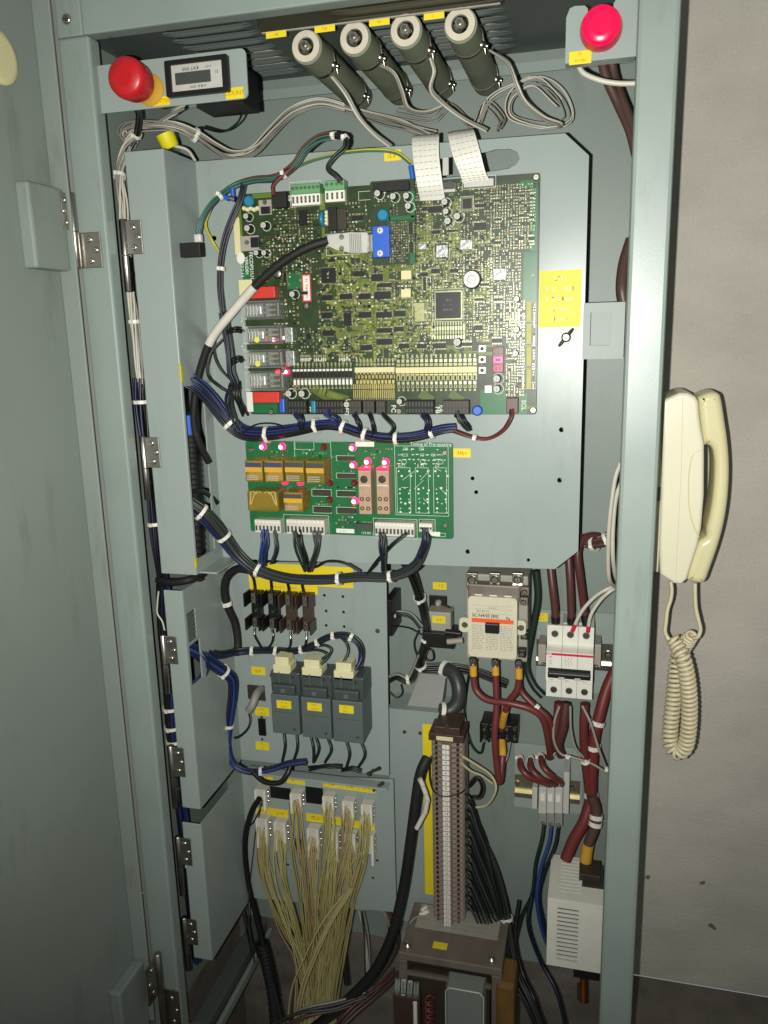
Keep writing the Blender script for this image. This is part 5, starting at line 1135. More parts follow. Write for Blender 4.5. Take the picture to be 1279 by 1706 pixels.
for k in range(N):
    z1_, z0_ = zt-k*p_, zt-(k+1)*p_
    if 'm' not in mods:
        mb = MB(); h = p_*.41
        prof = [(-W/2,0),(-W/2,-.034),(-W/2+.002,-.038),(-W*.16,-.044),(-W*.13,-.050),(W*.13,-.050),(W*.16,-.044),(W/2-.002,-.038),(W/2,-.034),(W/2,0)]
        n = len(prof); mb.add([(x, y, s_*(h if y > -.035 else h*.72 if y > -.046 else h*.9)) for s_ in (-1, 1) for x, y in prof], [tuple(range(n)), tuple(range(2*n-1, n-1, -1))]+[(i, (i+1) % n, (i+1) % n+n, i+n) for i in range(n)], 0)
        for s_ in (-1, 1): mb.lathe((s_*W*.32, -.0405, 0), (s_*.25,-1,0), [(0,h*.8),(.0012,h*.65)], 10, 1)
        mods['m'] = mb.mesh('terminal_module', ['terminal','steel_dark'])
        mods['t'] = MB().box(-W*.1, -.0012, -p_*.40, W*.1, 0, p_*.40).mesh('number_tag', ['white'])
    o = link('terminal_module', mods['m'], ((xa+xc)/2, YT-.0003, (z1_+z0_)/2), st)
    t = link('number_tag', mods['t'], ((xa+xc)/2, YN-.0004, (z1_+z0_)/2), st); text(str(k+1), p_*.72, ((xa+xc)/2, YN-.0018, (z1_+z0_)/2), t, 'darkgrey')
MB().bev(xa-.002, YN+.004, zt+.001, xc+.001, YT-.0005, zt+.012, .001).build('end_plate', 'bakelite', st); MB().bev(xa+.006, YN+.002, zt+.0122, xc-.004, YT-.0005, zt+.024, .001).build('end_clamp', 'bakelite', st)
MB().box(xa+W*.2, YN+.0018 if False else YN+.0035, zt+.003, xc-W*.3, YN+.0039, zt+.009).build('end_tag', 'cream', st); screw(745, 1209, YN+.004, .004, st, h=.003)
MB().bev(xa+.002, YN+.004, zb-.008, xa+.006, YT-.0005, zb-.0005, .0006).build('end_foot', 'bakelite', st); MB().bev(xc-.008, YN+.004, zb-.008, xc-.003, YT-.0005, zb-.0005, .0006).build('end_foot', 'bakelite', st)
# ================================================================ telephone on the cabinet's side
def puff(poly, y0, y1, r, m, name, parent, seg=4):
    """outline extruded along depth with rounded rims"""
    n = len(poly); A = sum(poly[i][0]*poly[(i+1)%n][1]-poly[(i+1)%n][0]*poly[i][1] for i in range(n)); sg = 1 if A > 0 else -1
    nor = []
    for i in range(n):
        d = Vector(poly[(i+1)%n])-Vector(poly[i-1]); d.normalize(); nor.append(Vector((-d.y, d.x))*sg)
    rings = []
    for k in range(seg+1):
        q = math.pi/2*k/seg; rings.append((y0+r*(1-math.sin(q)), r*(1-math.cos(q))))
    rings = rings[::-1]; rings = [(y0+r*(1-math.sin(math.pi/2*k/seg)), r*(1-math.cos(math.pi/2*k/seg))) for k in range(seg, -1, -1)]
    rings += [(y1-r*(1-math.sin(math.pi/2*k/seg)), r*(1-math.cos(math.pi/2*k/seg))) for k in range(seg+1)]
    vs = []; 
    for (y, off) in rings:
        for i in range(n):
            p = Vector(poly[i])+nor[i]*off; vs.append((p.x, y, p.y))
    fs = [(k*n+i, k*n+(i+1)%n, (k+1)*n+(i+1)%n, (k+1)*n+i) for k in range(len(rings)-1) for i in range(n)]
    mb = MB().add(vs, fs, 0, True)
    for k in (0, len(rings)-1):
        pts = [Vector((vs[k*n+i][0], vs[k*n+i][2], 0)) for i in range(n)]; t = tessellate_polygon([pts]); mb.add(vs[k*n:(k+1)*n], [tuple(q) for q in t], 0, False)
    o = mb.build(name, m, parent)
    bm = bmesh.new(); bm.from_mesh(o.data); bmesh.ops.remove_doubles(bm, verts=bm.verts, dist=1e-6); bmesh.ops.recalc_face_normals(bm, faces=bm.faces); bm.to_mesh(o.data); bm.free()
    return o
YPH = .105
def ph(u, v, Y=YPH): p = at(1060+u/4.61, 630+v/4.61, Y); return (p.x, p.z)
tel = thing('wall_telephone', at(1150, 975, .13), 'cream telephone with yellowed handset hung on the outside of the cabinet', 'telephone')
bpts = [(198,190),(225,160),(330,112),(395,113),(455,142),(478,180),(485,280),(500,390),(522,500),(522,640),(520,900),(500,1150),(472,1290),(430,1420),(392,1545),(345,1588),(285,1580),(180,1505),(176,1300),(190,900),(200,500)]
puff([ph(*p) for p in bpts][::-1], YPH, YPH+.075, .004, 'phone', 'base', tel)
bk_ = [(60,180),(205,180),(196,900),(172,1490),(60,1480)]
puff([ph(*p, YPH+.004) for p in bk_][::-1], YPH+.004, YPH+.07, .002, 'phone', 'wall_plate', tel)
o0, o1, o2, o3 = rect(1060+110/4.61, 630+838/4.61, 1060+196/4.61, 630+942/4.61, YPH+.003); MB().box(o0, YPH+.0022, o2, o1, YPH+.0045, o3).build('clip', 'steel_dark', tel)
hp = [(482,150),(540,122),(600,113),(648,130),(668,190),(690,330),(714,500),(726,680),(722,850),(705,1020),(672,1190),(625,1350),(575,1490),(545,1570),(510,1598),(450,1592),(392,1565),(402,1480),(440,1370),(478,1285),(515,1255),(545,1232),(548,1170),(570,1080),(592,960),(606,820),(610,680),(604,600),(590,550),(560,524),(524,516),(505,400),(490,270)]
cl = crom([Vector((*ph(*p), 0)) for p in hp]+[Vector((*ph(*hp[0]), 0))], 3)[:-1]
puff([(p.x, p.y) for p in cl][::-1], YPH+.008, YPH+.064, .0075, 'handset', 'handset', tel, 5)
# cradle moulding: a raised crescent line on the base's side
cr = [(510,552),(450,572),(418,640),(402,780),(402,950),(425,1090),(460,1180),(482,1220)]
pts = crom([Vector((ph(*p)[0], YPH-.0002, ph(*p)[1])) for p in cr], 6); MB().tube(pts, .0007, 6).build('cradle_edge', 'handset', tel)
for u0, u1 in ((365,335),(352,300)):
    pass
MB().tube([Vector((ph(355,150)[0],YPH-.00005,ph(355,150)[1])), Vector((ph(345,700)[0],YPH-.00005,ph(345,700)[1])), Vector((ph(300,1560)[0],YPH-.00005,ph(300,1560)[1]))], .00035, 5).build('mould_seam', 'handset', tel)
MB().tube([Vector((ph(490,238)[0],YPH+.0082,ph(490,238)[1])), Vector((ph(605,215)[0],YPH+.0082,ph(605,215)[1]))], .0007, 6).build('handset_seam', 'phone', tel)
def pc(u, v, Y): return at(1060+u/5.17, 950+v/5.17, Y)
cord = thing('telephone_cord', pc(380,1590,.13), 'curly cream telephone cord hanging in a loop below the handset', 'cord')
path = crom([pc(*p) for p in ((300,575,.135),(345,640,.13),(395,740,.122),(425,850,.12),(448,1000,.12),(458,1180,.12),(448,1380,.12),(420,1520,.122),(350,1570,.126),(295,1500,.13),(295,1340,.135),(318,1140,.14),(335,950,.145),(350,800,.15),(390,690,.155),(440,610,.15),(480,560,.14))], 14)
L = [0]
for i in range(1, len(path)): L.append(L[-1]+(path[i]-path[i-1]).length)
tot = L[-1]; pitch = .0058; turns = tot/pitch; ns = int(turns*14); hel = []; nrm = None; j = 0
for i in range(ns+1):
    s_ = tot*i/ns
    while j < len(L)-2 and L[j+1] < s_: j += 1
    f = (s_-L[j])/max(1e-9, L[j+1]-L[j]); p = path[j].lerp(path[j+1], f); T = (path[j+1]-path[j]).normalized()
    nrm = T.orthogonal().normalized() if nrm is None else (nrm-T*nrm.dot(T)).normalized(); q = 2*math.pi*turns*i/ns
    rr = .0078*min(1, .75+.25*min(i, ns-i)/40)
    hel.append(p+(nrm*math.cos(q)+T.cross(nrm)*math.sin(q))*rr)
MB().tube(hel, .0025, 6).build('coil', 'phonecord', cord)
MB().tube(crom([pc(295,95,.135), pc(305,170,.135), pc(296,250,.135), pc(268,340,.135), pc(255,450,.135), pc(248,530,.135), pc(275,590,.135)], 6)+hel[:1], .0024, 8).build('lead', 'phonecord', cord)
MB().tube(crom([pc(505,110,.13), pc(506,220,.13), pc(513,330,.13), pc(535,430,.13), pc(552,510,.13), pc(530,575,.13), pc(490,585,.135)], 6)+hel[-1:], .0024, 8).build('lead', 'phonecord', cord)
# ================================================================ harnesses on the upper plate
PU = ['w_purple','w_blue','w_navy','w_purple','w_black']
harness('main_loom', 'thick purple-blue wire loom running below the main board', [(262,622,.05),(296,630,.057),(322,640,.062),(350,665,.075),(378,700,.085),(405,722,.088),(445,724,.088),(490,717,.088),(535,708,.086),(565,710,.086),(600,722,.086),(640,730,.086),(690,728,.087),(735,716,.087),(760,712,.088)], 22, .0108, .0016, PU, ties=(.30,.44,.56,.66,.74,.82,.9), R1=.0045, twist=2.2, seed=2)
tieP = None
def drop(name, label, x0, y0, x1, y1, n, mats, Y0=.079, Y1=.083, R=.0035, R1=.003, mid=None, r=.0013):
    mid = mid or ((x0+x1)/2+3, (y0+y1)/2)
    return harness(name, label, [(x0,y0,Y0),(*mid,Y0-.004),(x1,y1,Y1)], n, R, r, mats, R1=R1, seed=int(x0), sub=7)
drop('plug_wires', 'blue wires dropping from the leftmost bottom plug', 495, 687, 502, 716, 6, PU, R=.006); drop('plug_wires', 'bright blue wires dropping from the second bottom plug', 545, 687, 566, 710, 7, ['w_blue','w_blueb','w_purple'], R=.007)
drop('plug_wires', 'dark wires dropping from the third bottom plug', 590, 688, 600, 722, 4, ['w_navy','w_black'], R=.004); drop('plug_wires', 'dark wires dropping from the fourth bottom plug', 614, 688, 622, 726, 3, ['w_black','w_navy'], R=.003)
drop('plug_wires', 'thin black wires dropping from the fifth bottom plug', 636, 688, 648, 728, 3, ['w_black','w_dgreen'], R=.003, mid=(655,710)); drop('plug_wires', 'navy wires dropping from the sixth bottom plug', 705, 688, 713, 722, 6, ['w_navy','w_purple'], R=.005)
drop('plug_wires', 'dark wires fanning from the seventh bottom plug', 762, 687, 782, 716, 7, ['w_black','w_navy','w_dgrey'], R=.007, mid=(770,702))
harness('power_lead', 'red and dark wire pair leaving the small plug at the board corner', [(853,682,.08),(852,697,.076),(838,718,.078),(812,731,.084),(785,728,.086),(755,718,.087)], 4, .0022, .0013, ['w_redbright','w_black','w_redbright','w_navy'], seed=6, ties=(.78,))
harness('lower_loom', 'dark blue wire loom sweeping along the bottom of the upper plate', [(280,818,.045),(318,842,.053),(345,862,.062),(372,893,.078),(398,926,.088),(430,950,.09),(480,964,.09),(540,966,.09),(600,961,.09),(650,961,.09),(690,944,.09),(706,915,.088),(711,892,.082)], 18, .0098, .0016, ['w_navy','w_dgrey','w_blue','w_dgreen','w_purple'], ties=(.14,.25,.43,.62,.76), R1=.004, twist=2.5, seed=5)
drop('plug_wires', 'blue wires hanging from the left white plug', 441, 882, 438, 940, 8, ['w_navy','w_blue','w_blueb'], .074, .086, R=.0062, R1=.005, mid=(440,910)); drop('plug_wires', 'two grey wires hanging beside the blue ones', 457, 884, 452, 938, 3, ['w_dgrey','w_navy'], .074, .086, R=.003, mid=(460,915))
drop('plug_wires', 'dark grey wires hanging from the second white plug', 492, 884, 512, 950, 7, ['w_dgrey','w_black','w_dgreen'], .074, .086, R=.007, R1=.005, mid=(500,915)); drop('plug_wires', 'grey wires converging from the right part of the second plug', 528, 884, 514, 950, 5, ['w_dgrey','w_dgreen'], .074, .086, R=.005, mid=(526,915))
drop('plug_wires', 'black wires hanging from the wide white plug', 637, 886, 640, 952, 7, ['w_black','w_dgrey','w_navy'], .074, .086, R=.0055, mid=(638,920)); drop('plug_wires', 'two thin black wires slanting left from the wide plug', 679, 888, 612, 955, 2, ['w_black'], .074, .086, R=.002, mid=(650,912))
drop('plug_wires', 'dark blue wires hanging from the smallest white plug', 708, 879, 700, 930, 5, ['w_navy','w_black'], .074, .087, R=.004, mid=(707,905))
harness('thin_lead', 'thin black wire arching below the lower board', [(525,945,.088),(545,935,.087),(575,938,.088),(600,952,.089)], 2, .0015, .001, ['w_black'], seed=8); harness('thin_lead', 'thin black wire arching just under the main board', [(400,725,.08),(425,708,.08),(455,706,.08),(480,714,.08)], 1, .0003, .0011, ['w_black'], seed=9)
cable('serial_cable', 'black serial cable with white sleeve curving down from the grey plug', [(546,401,.066),(515,411,.06),(480,430,.058),(447,455,.058),(420,482,.06),(385,522,.062),(355,560,.064),(338,600,.066),(326,650,.068),(322,700,.07),(330,735,.075),(348,770,.09)], .0048, 'black_soft', [(.36,.585,'whiteblock')])
harness('relay_leads', 'black wires tied beside the clear relays', [(374,520,.075),(378,548,.072),(384,590,.07),(386,620,.07),(392,640,.072),(382,668,.075),(390,700,.08),(398,718,.083)], 9, .0058, .0013, ['w_black','w_dgreen','w_navy'], ties=(.6,), seed=12, tiem='black')
drop('relay_stub', 'black wire knot at the second clear relay', 380, 552, 404, 552, 6, ['w_black'], .07, .08, R=.004, mid=(392,549)); drop('relay_stub', 'black wire knot at the third clear relay', 384, 604, 405, 600, 6, ['w_black'], .07, .08, R=.004, mid=(396,598))
drop('relay_stub', 'black wires spreading to the lower board corner', 393, 635, 408, 690, 5, ['w_black','w_dgreen'], .07, .085, R=.004, R1=.006, mid=(394,662))
harness('looping_lead', 'thin black wire looping left beside the clear relays', [(378,545,.07),(360,560,.066),(357,590,.066),(368,615,.07),(384,632,.072)], 2, .0012, .0012, ['w_black'], seed=14); harness('looping_lead', 'long thin black wire looping to the flange and back', [(372,565,.068),(350,590,.06),(346,625,.06),(366,645,.07),(384,655,.074)], 2, .001, .0012, ['w_black'], seed=15)
PUT = ['w_dgrey','w_red','w_teal','w_black','w_green']
harness('top_loom', 'thin multicoloured loom arching above the main board', [(328,402,.06),(334,372,.06),(352,340,.068),(385,312,.085),(420,300,.09),(460,296,.09),(490,276,.088),(508,250,.086),(530,232,.085),(552,226,.085)], 8, .0038, .0013, PUT, ties=(.28,.62), seed=16)
harness('top_loom_end', 'black wires curling down to the small green plug', [(552,226,.085),(572,228,.082),(576,244,.08),(556,264,.078),(547,280,.076),(560,292,.076),(569,302,.078)], 5, .0028, .0013, ['w_black','w_dgreen'], seed=17, ties=(.05,.2))
harness('socket_pair', 'red and black wires bending down into the black socket', [(490,276,.086),(470,292,.084),(455,308,.08),(455,325,.078)], 3, .0016, .0012, ['w_redbright','w_black'], seed=18)
harness('earth_wire', 'yellow-green earth wire running along the top of the plate', [(400,306,.09),(440,296,.092),(480,285,.094),(520,268,.096),(570,255,.097),(620,250,.098),(660,254,.1),(685,272,.1)], 2, .0013, .0014, ['w_yg','w_green'], seed=19)
rigid(684, 276, 688, 300, .096, .003, 'blue', pan1, 'earth_lug_sleeve')
bl_ = thing('crimp_splice', at(388, 330, .08), 'blue crimp splices in the thin loom at the plate corner', 'connector'); rigid(387, 313, 388, 328, .08, .0028, 'blue', bl_); rigid(364, 323, 382, 332, .078, .0028, 'blue', bl_); rigid(384, 330, 392, 332, .079, .0034, 'zinc', bl_)
harness('left_loom', 'maroon and grey wires running down left of the main board', [(406,306,.088),(400,330,.084),(388,360,.082),(374,400,.08),(368,440,.078),(368,480,.076),(372,520,.075)], 6, .0032, .0013, ['w_maroon','w_dgrey','w_navy'], ties=(.7,), seed=20)
harness('left_lead', 'thin yellow-green wire bending down the plate left edge', [(352,345,.07),(342,372,.072),(352,400,.085),(368,425,.09)], 2, .001, .0011, ['w_yg'], seed=22)
hc = thing('loose_connector', at(316, 428, .06), 'black unplugged connector dangling at the hinge flange', 'connector'); pbox('body', 298, 404, 333, 428, .052, .064, 'black_soft', hc, .001); pbox('collar', 322, 389, 334, 404, .055, .063, 'whiteblock', hc, .002)
# ================================================================ looms behind the hinge flanges
harness('white_loom', 'white wires twisted down beside the left post', [(225,225,.075),(210,245,.075),(202,270,.07),(199,300,.06),(204,340,.06),(208,380,.06),(214,450,.06),(222,520,.06),(230,600,.06),(236,640,.06)], 8, .0052, .0014, ['w_white','w_white','w_grey'], ties=(.33,.8), seed=23, twist=7)
harness('white_loom', 'white wires looping under the counter bracket and across to the resistors', [(228,240,.1),(205,225,.09),(215,212,.085),(250,207,.08),(290,210,.085),(325,225,.1),(355,245,.12),(385,258,.14),(420,250,.16),(450,220,.18),(485,188,.2),(530,172,.21),(575,180,.22)], 10, .0068, .0011, ['w_white','w_grey','w_grey'], ties=(.42,), wob=.35, seed=24, twist=3)
harness('bracket_leads', 'dark wires hanging from the stop button contact', [(228,178,.04),(232,195,.05),(228,225,.075),(218,245,.075)], 5, .0035, .0014, ['w_black','w_dgrey'], seed=25, ties=(.7,)); harness('bracket_leads', 'pale wires rising to the back of the counter', [(260,205,.08),(285,190,.07),(305,178,.06)], 3, .003, .0016, ['w_white','w_grey'], seed=26); harness('bracket_leads', 'thin dark wire sagging below the counter case', [(405,185,.05),(395,205,.06),(370,220,.07),(335,212,.08)], 2, .001, .0011, ['w_black'], seed=27)
yc = thing('yellow_cap', at(282, 245, .11), 'bright yellow plastic wire cap under the white wires', 'wire cap'); p, q = at(274,222,.105), at(285,247,.11); MB().tube([p, p.lerp(q,.9), q], [.0115,.0105,.009], 18).build('cap', 'yellowcap', yc); wire('lead', [(290,243,.11),(312,250,.12),(325,268,.13)], .002, 'w_white', yc)
harness('resistor_leads', 'grey wires joining the lower resistor terminals', [(575,182,.22),(620,195,.22),(660,205,.2),(690,215,.19),(720,225,.17)], 7, .007, .0012, ['w_grey','w_white'], seed=28)
for i, (P, lb) in enumerate((([(549,122,.09),(575,155,.09),(598,195,.1),(625,225,.115),(650,245,.13)],'two white wires from the leftmost resistor down to the plate'), ([(632,108,.09),(655,122,.09),(668,150,.1),(680,180,.12),(710,186,.15),(745,172,.17)],'white wire from the second resistor sagging to the right'), ([(718,97,.09),(724,120,.09),(718,150,.1),(740,175,.12),(775,200,.14),(810,218,.16)],'white wires from the third resistor curving right'), ([(815,85,.09),(845,105,.09),(860,140,.09),(875,170,.1),(905,195,.12),(935,208,.14),(900,215,.15)],'white wires from the rightmost resistor curving to the plate top'))):
    harness('resistor_wire', lb, P, 2, .0022, .0014, ['w_white','w_grey'], seed=30+i)
harness('resistor_coil', 'pale wires coiled between the right resistor and the plate corner', [(800,205,.2),(815,170,.2),(850,150,.2),(900,135,.2),(935,155,.2),(950,195,.2),(920,210,.19),(880,205,.19),(850,190,.19),(855,160,.19),(890,140,.19),(930,175,.19)], 4, .006, .0009, ['w_grey','w_white'], seed=36, wob=.5)
harness('resistor_coil', 'grey wires zigzagging behind the ribbon cables', [(660,190,.22),(720,200,.22),(750,180,.22),(790,210,.2),(810,175,.2),(835,200,.2),(830,215,.19)], 4, .006, .0011, ['w_grey'], seed=37)
cable('lamp_wire', 'white wire sagging from under the pilot lamp to the post', [(962,106,.05),(972,122,.05),(1000,134,.05),(1030,139,.05),(1062,139,.05)], .0026, 'w_white')
for i, P in enumerate(([(1002,100,.15),(1010,130,.15),(1030,175,.15),(1048,215,.14),(1060,260,.13)], [(1018,98,.16),(1024,130,.16),(1036,165,.15),(1050,200,.14),(1066,240,.13)])):
    cable('lamp_cable', ('left','right')[i]+' one of two brown cables running down behind the pilot lamp bracket', P, .0052, 'w_brown')
cable('post_cable', 'brown cables bulging out beside the right post above the latch bracket', [(1052,400,.2),(1040,440,.19),(1036,480,.18),(1040,510,.18)], .0075, 'w_brown')
harness('flange_loom', 'blue and black wires behind the hinges of the upper plate', [(232,630,.06),(236,680,.06),(243,740,.06),(250,800,.06),(257,860,.06),(264,920,.06),(270,970,.065)], 9, .0075, .002, ['w_navy','w_black','w_purple'], ties=(.15,.7), seed=40)
harness('flange_loom', 'blue wires behind the hinges of the middle plate', [(272,975,.06),(272,1040,.065),(277,1100,.065),(282,1150,.065),(286,1200,.065),(293,1260,.065),(302,1340,.065),(312,1420,.065),(318,1500,.065),(328,1600,.065)], 9, .008, .0022, ['w_navy','w_blue','w_black'], ties=(.4,.47,.53,.8), seed=42)
cable('post_wire', 'thin white wire kinked beside the middle plate flange', [(264,985,.035),(262,1005,.035),(262,1022,.035),(270,1035,.035),(274,1050,.035)], .0011, 'w_white')
cd_ = thing('corrugated_conduit', at(322, 930, .08), 'black corrugated conduit with blue end in the upper flange recess', 'conduit'); pth = crom([at(316,715,.075), at(320,780,.075), at(324,850,.075), at(327,930,.075), at(330,965,.08)], 30)
MB().tube(pth, [.0088 if (i % 4) < 2 else .0074 for i in range(len(pth))], 12).build('tube', 'black_soft', cd_); MB().tube([at(313,690,.072), at(315,722,.074)], .0095, 14).build('end_collar', 'blue', cd_)
cable('flange_cable', 'dark cables crossing from the flange recess to the plate', [(316,820,.05),(335,818,.07),(350,826,.09),(362,838,.1)], .0035, 'w_black')
cable('flange_strap', 'black cable lying across under the upper flange foot', [(262,966,.06),(290,970,.055),(318,965,.06),(340,955,.09)], .005, 'black_soft')
# ================================================================ looms on the middle panel
harness('fuse_loom', 'dark blue loom under the fuse blocks feeding the timers', [(275,1070,.055),(300,1073,.06),(330,1080,.08),(365,1092,.11),(395,1087,.14),(440,1084,.148),(490,1085,.148),(520,1075,.146),(545,1062,.145),(572,1058,.145),(592,1066,.145),(602,1082,.145),(600,1105,.145),(594,1114,.14)], 8, .006, .0019, ['w_navy','w_blue','w_dgreen'], ties=(.36,.42,.5,.57,.66,.74), R1=.003, seed=44)
harness('blue_loom', 'bright blue wire bundle hanging left of the timers', [(280,1072,.055),(316,1078,.06),(340,1095,.08),(368,1115,.1),(385,1130,.115),(386,1160,.125),(381,1200,.13),(378,1240,.13),(388,1272,.13),(415,1286,.132),(450,1282,.135),(480,1272,.138),(510,1268,.14)], 11, .0085, .0019, ['w_blue','w_purple','w_blueb','w_navy'], ties=(.28,.52,.80), R1=.003, seed=45)
cable('black_cable', 'thick black cable bending down the left edge of the middle plate', [(418,950,.12),(395,948,.125),(378,962,.13),(374,985,.135),(380,1012,.14),(392,1040,.15),(396,1075,.15),(392,1090,.14)], .0058, 'black_soft', ties=(.55,))
harness('fan_leads', 'grey and blue wires fanning out at the middle plate flange', [(280,1068,.055),(305,1070,.06),(330,1080,.07),(345,1105,.08),(335,1130,.075),(322,1140,.07)], 5, .004, .0014, ['w_navy','w_blue','w_grey'], seed=46)
for i, (P, lb) in enumerate((([(424,1046,.145),(424,1058,.14),(430,1070,.142),(436,1080,.146)],'first'), ([(453,1048,.145),(455,1060,.14),(452,1072,.142),(444,1082,.146)],'second'), ([(483,1051,.145),(484,1065,.14),(483,1076,.142),(478,1084,.146)],'third'), ([(511,1053,.145),(510,1066,.14),(508,1075,.142),(504,1082,.146)],'fourth'))):
    cable('fuse_lead', f'short dark wire under the {lb} fuse block', P, .0016, 'w_black', [(.0,.3,'zinc')])
for i, (P, lb) in enumerate((([(414,953,.1),(421,962,.13),(424,975,.14),(425,988,.145)],'first'), ([(450,955,.1),(451,968,.13),(452,978,.14),(452,988,.145)],'second'), ([(478,960,.1),(479,972,.13),(481,982,.14),(481,990,.145)],'third'), ([(503,962,.1),(503,974,.13),(505,984,.14),(507,992,.145)],'fourth'))):
    cable('fuse_lead', f'short dark wire rising from the top of the {lb} fuse block', P, .0018, 'w_black', [(.65,1,'bakelite')])
for i, (P, lb) in enumerate((([(520,1078,.146),(540,1075,.14),(552,1082,.138),(546,1095,.135),(535,1107,.13)],'looping over the middle timer'), ([(510,1084,.146),(530,1083,.14),(545,1090,.138),(535,1098,.135),(518,1102,.13)],'crossing to the middle timer cap'), ([(565,1060,.145),(576,1070,.14),(580,1085,.138),(572,1104,.13)],'bending down to the right timer'), ([(600,1085,.145),(602,1095,.14),(597,1108,.135),(591,1117,.13)],'ending at the right timer corner'))):
    cable('timer_lead', 'dark wire '+lb, P, .002, 'w_dgreen' if i != 3 else 'w_blue')
for i, (x0, y0, x1, y1, bow) in enumerate(((473,1222,470,1268,3),(494,1222,488,1270,4),(518,1228,522,1270,2),(526,1228,524,1268,6),(546,1230,541,1270,8),(577,1235,577,1278,5),(601,1235,594,1282,10))):
    cable('timer_tail', ('first','second','third','fourth','fifth','sixth','last')[i]+' dark wire from the left hanging below the timers', [(x0,y0,.135),((x0+x1)/2+bow,(y0+y1)/2,.13),(x1,y1,.145)], .002, 'w_dgreen')
for i, (x0, x1) in enumerate(((478,512),(515,570),(570,602))): harness('trunk_piece', ('left','middle','right')[i]+' piece of dark loom lying on the lower plate lip', [(x0-30 if not i else x0,1278+i*3 if i else 1283,.142),((x0+x1)/2,1272+i*4,.14),(x1,1272+i*6,.142)], 4, .004, .0016, ['w_navy','w_black'], seed=50+i)
cable('arc_lead', 'dark wire bowing under the yellow label of the lower plate', [(420,1285,.13),(440,1302,.125),(465,1304,.125),(478,1290,.13),(484,1275,.138)], .0038, 'w_black')
cable('left_drop', 'black cable hanging down beside the lower plate left edge', [(432,1330,.13),(418,1355,.13),(408,1400,.14),(412,1460,.15),(425,1520,.16),(450,1620,.15),(470,1700,.14)], .0042, 'w_black')
# ================================================================ between middle plate and contactor
sr = thing('small_relay', at(735, 1080, YB), 'small grey relay with yellow labels on the back panel', 'relay'); pbox('body', 711, 1020, 751, 1057, .225, YB-.001, 'cupboard', sr, .002); pbox('socket', 705, 1055, 756, 1080, .215, YB-.001, 'black', sr, .001)
label_strip(720, 1026, 742, 1038, .225, sr, ('~~~',)); pbox('frame', 716, 990, 746, 1014, .262, YB-.001, 'chip', sr, .001); c_ = at(731,1003,.26); MB().lathe(c_, (0,-1,0), [(0,.0055),(.006,.005),(.009,.003)], 14).build('pilot', 'cupboard', sr)
label_strip(721, 970, 744, 982, YB, cab, ('~~~',)); wire('lead', [(735,1006,.25),(752,1015,.245),(754,1040,.24),(748,1055,.23)], .0017, 'w_dgreen', sr); MB().cyl(at(745,1069,.212), at(771,1067,.212), .0042).build('ferrule', 'cupboard', sr); MB().cyl(at(742,1053,.212), at(768,1056,.212), .0046).build('ferrule', 'black', sr)
harness('centre_loom', 'black loom running down left of the small relay', [(672,935,.13),(686,960,.17),(697,990,.21),(706,1020,.225),(711,1050,.225),(708,1075,.225),(700,1100,.225),(705,1112,.23),(735,1112,.235),(770,1115,.24),(800,1122,.245),(845,1140,.25)], 9, .0065, .0017, ['w_black','w_dgreen','w_dgrey'], ties=(.2,.42,.6,.75), seed=60)
harness('centre_lead', 'grey-green wires entering from the left at the relay height', [(640,1026,.2),(660,1022,.22),(685,1026,.225),(702,1045,.225)], 5, .004, .0016, ['w_dgreen','w_teal','w_grey'], seed=61, ties=(.2,)); harness('centre_lead', 'thin dark wire crossing left of the relay socket', [(645,1042,.2),(680,1046,.22),(703,1058,.225)], 1, .0002, .0012, ['w_black'], seed=62)
harness('centre_coil', 'dark wires coiled at the left of the grey cover', [(642,1135,.2),(660,1126,.22),(680,1132,.225),(690,1118,.225),(700,1090,.225)], 7, .0055, .0016, ['w_dgreen','w_black','w_grey'], seed=63, ties=(.5,)); cable('centre_loop', 'thin dark wire loop under the coiled wires', [(645,1150,.22),(660,1162,.22),(670,1155,.22),(668,1140,.22)], .0012, 'w_dgreen'); cable('relay_loop', 'small dark wire loop below the relay socket', [(708,1080,.222),(720,1084,.22),(722,1098,.22),(712,1100,.22),(706,1090,.22)], .0014, 'w_black'); cable('side_loop', 'dark wire loop left of the black loom', [(698,1050,.23),(690,1070,.23),(694,1090,.23),(702,1096,.23)], .0014, 'w_dgreen')
gc = thing('grey_cover', at(715, 1185, YB), 'slanted dark grey cover box under the black loom', 'cover'); a, b, c, d = rect(682, 1125, 742, 1183, .235)
MB().add([(a-.004,.205,c),(b-.004,.205,c),(b,.24,d),(a+.016,.24,d),(a-.004,YB-.002,c),(b-.004,YB-.002,c),(b,YB-.002,d),(a+.016,YB-.002,d)], [(0,1,2,3),(4,7,6,5),(0,4,5,1),(3,2,6,7),(1,5,6,2),(0,3,7,4)]).build('shell', 'grey', gc)
cable('bent_cable', 'thick dark blue-black cable bundle bending round the grey cover', [(738,1112,.235),(755,1122,.225),(764,1145,.215),(762,1170,.21),(748,1184,.205),(732,1184,.2)], .0105, 'w_dgrey', ties=(.05,.95)); cable('down_wire', 'thin dark wire running down right of the terminal bracket', [(782,1120,.25),(776,1160,.25),(774,1200,.25),(780,1240,.25)], .0022, 'w_black')
pbox('frame_block', 640, 1000, 652, 1060, .19, .25, 'chip', cab, .001)
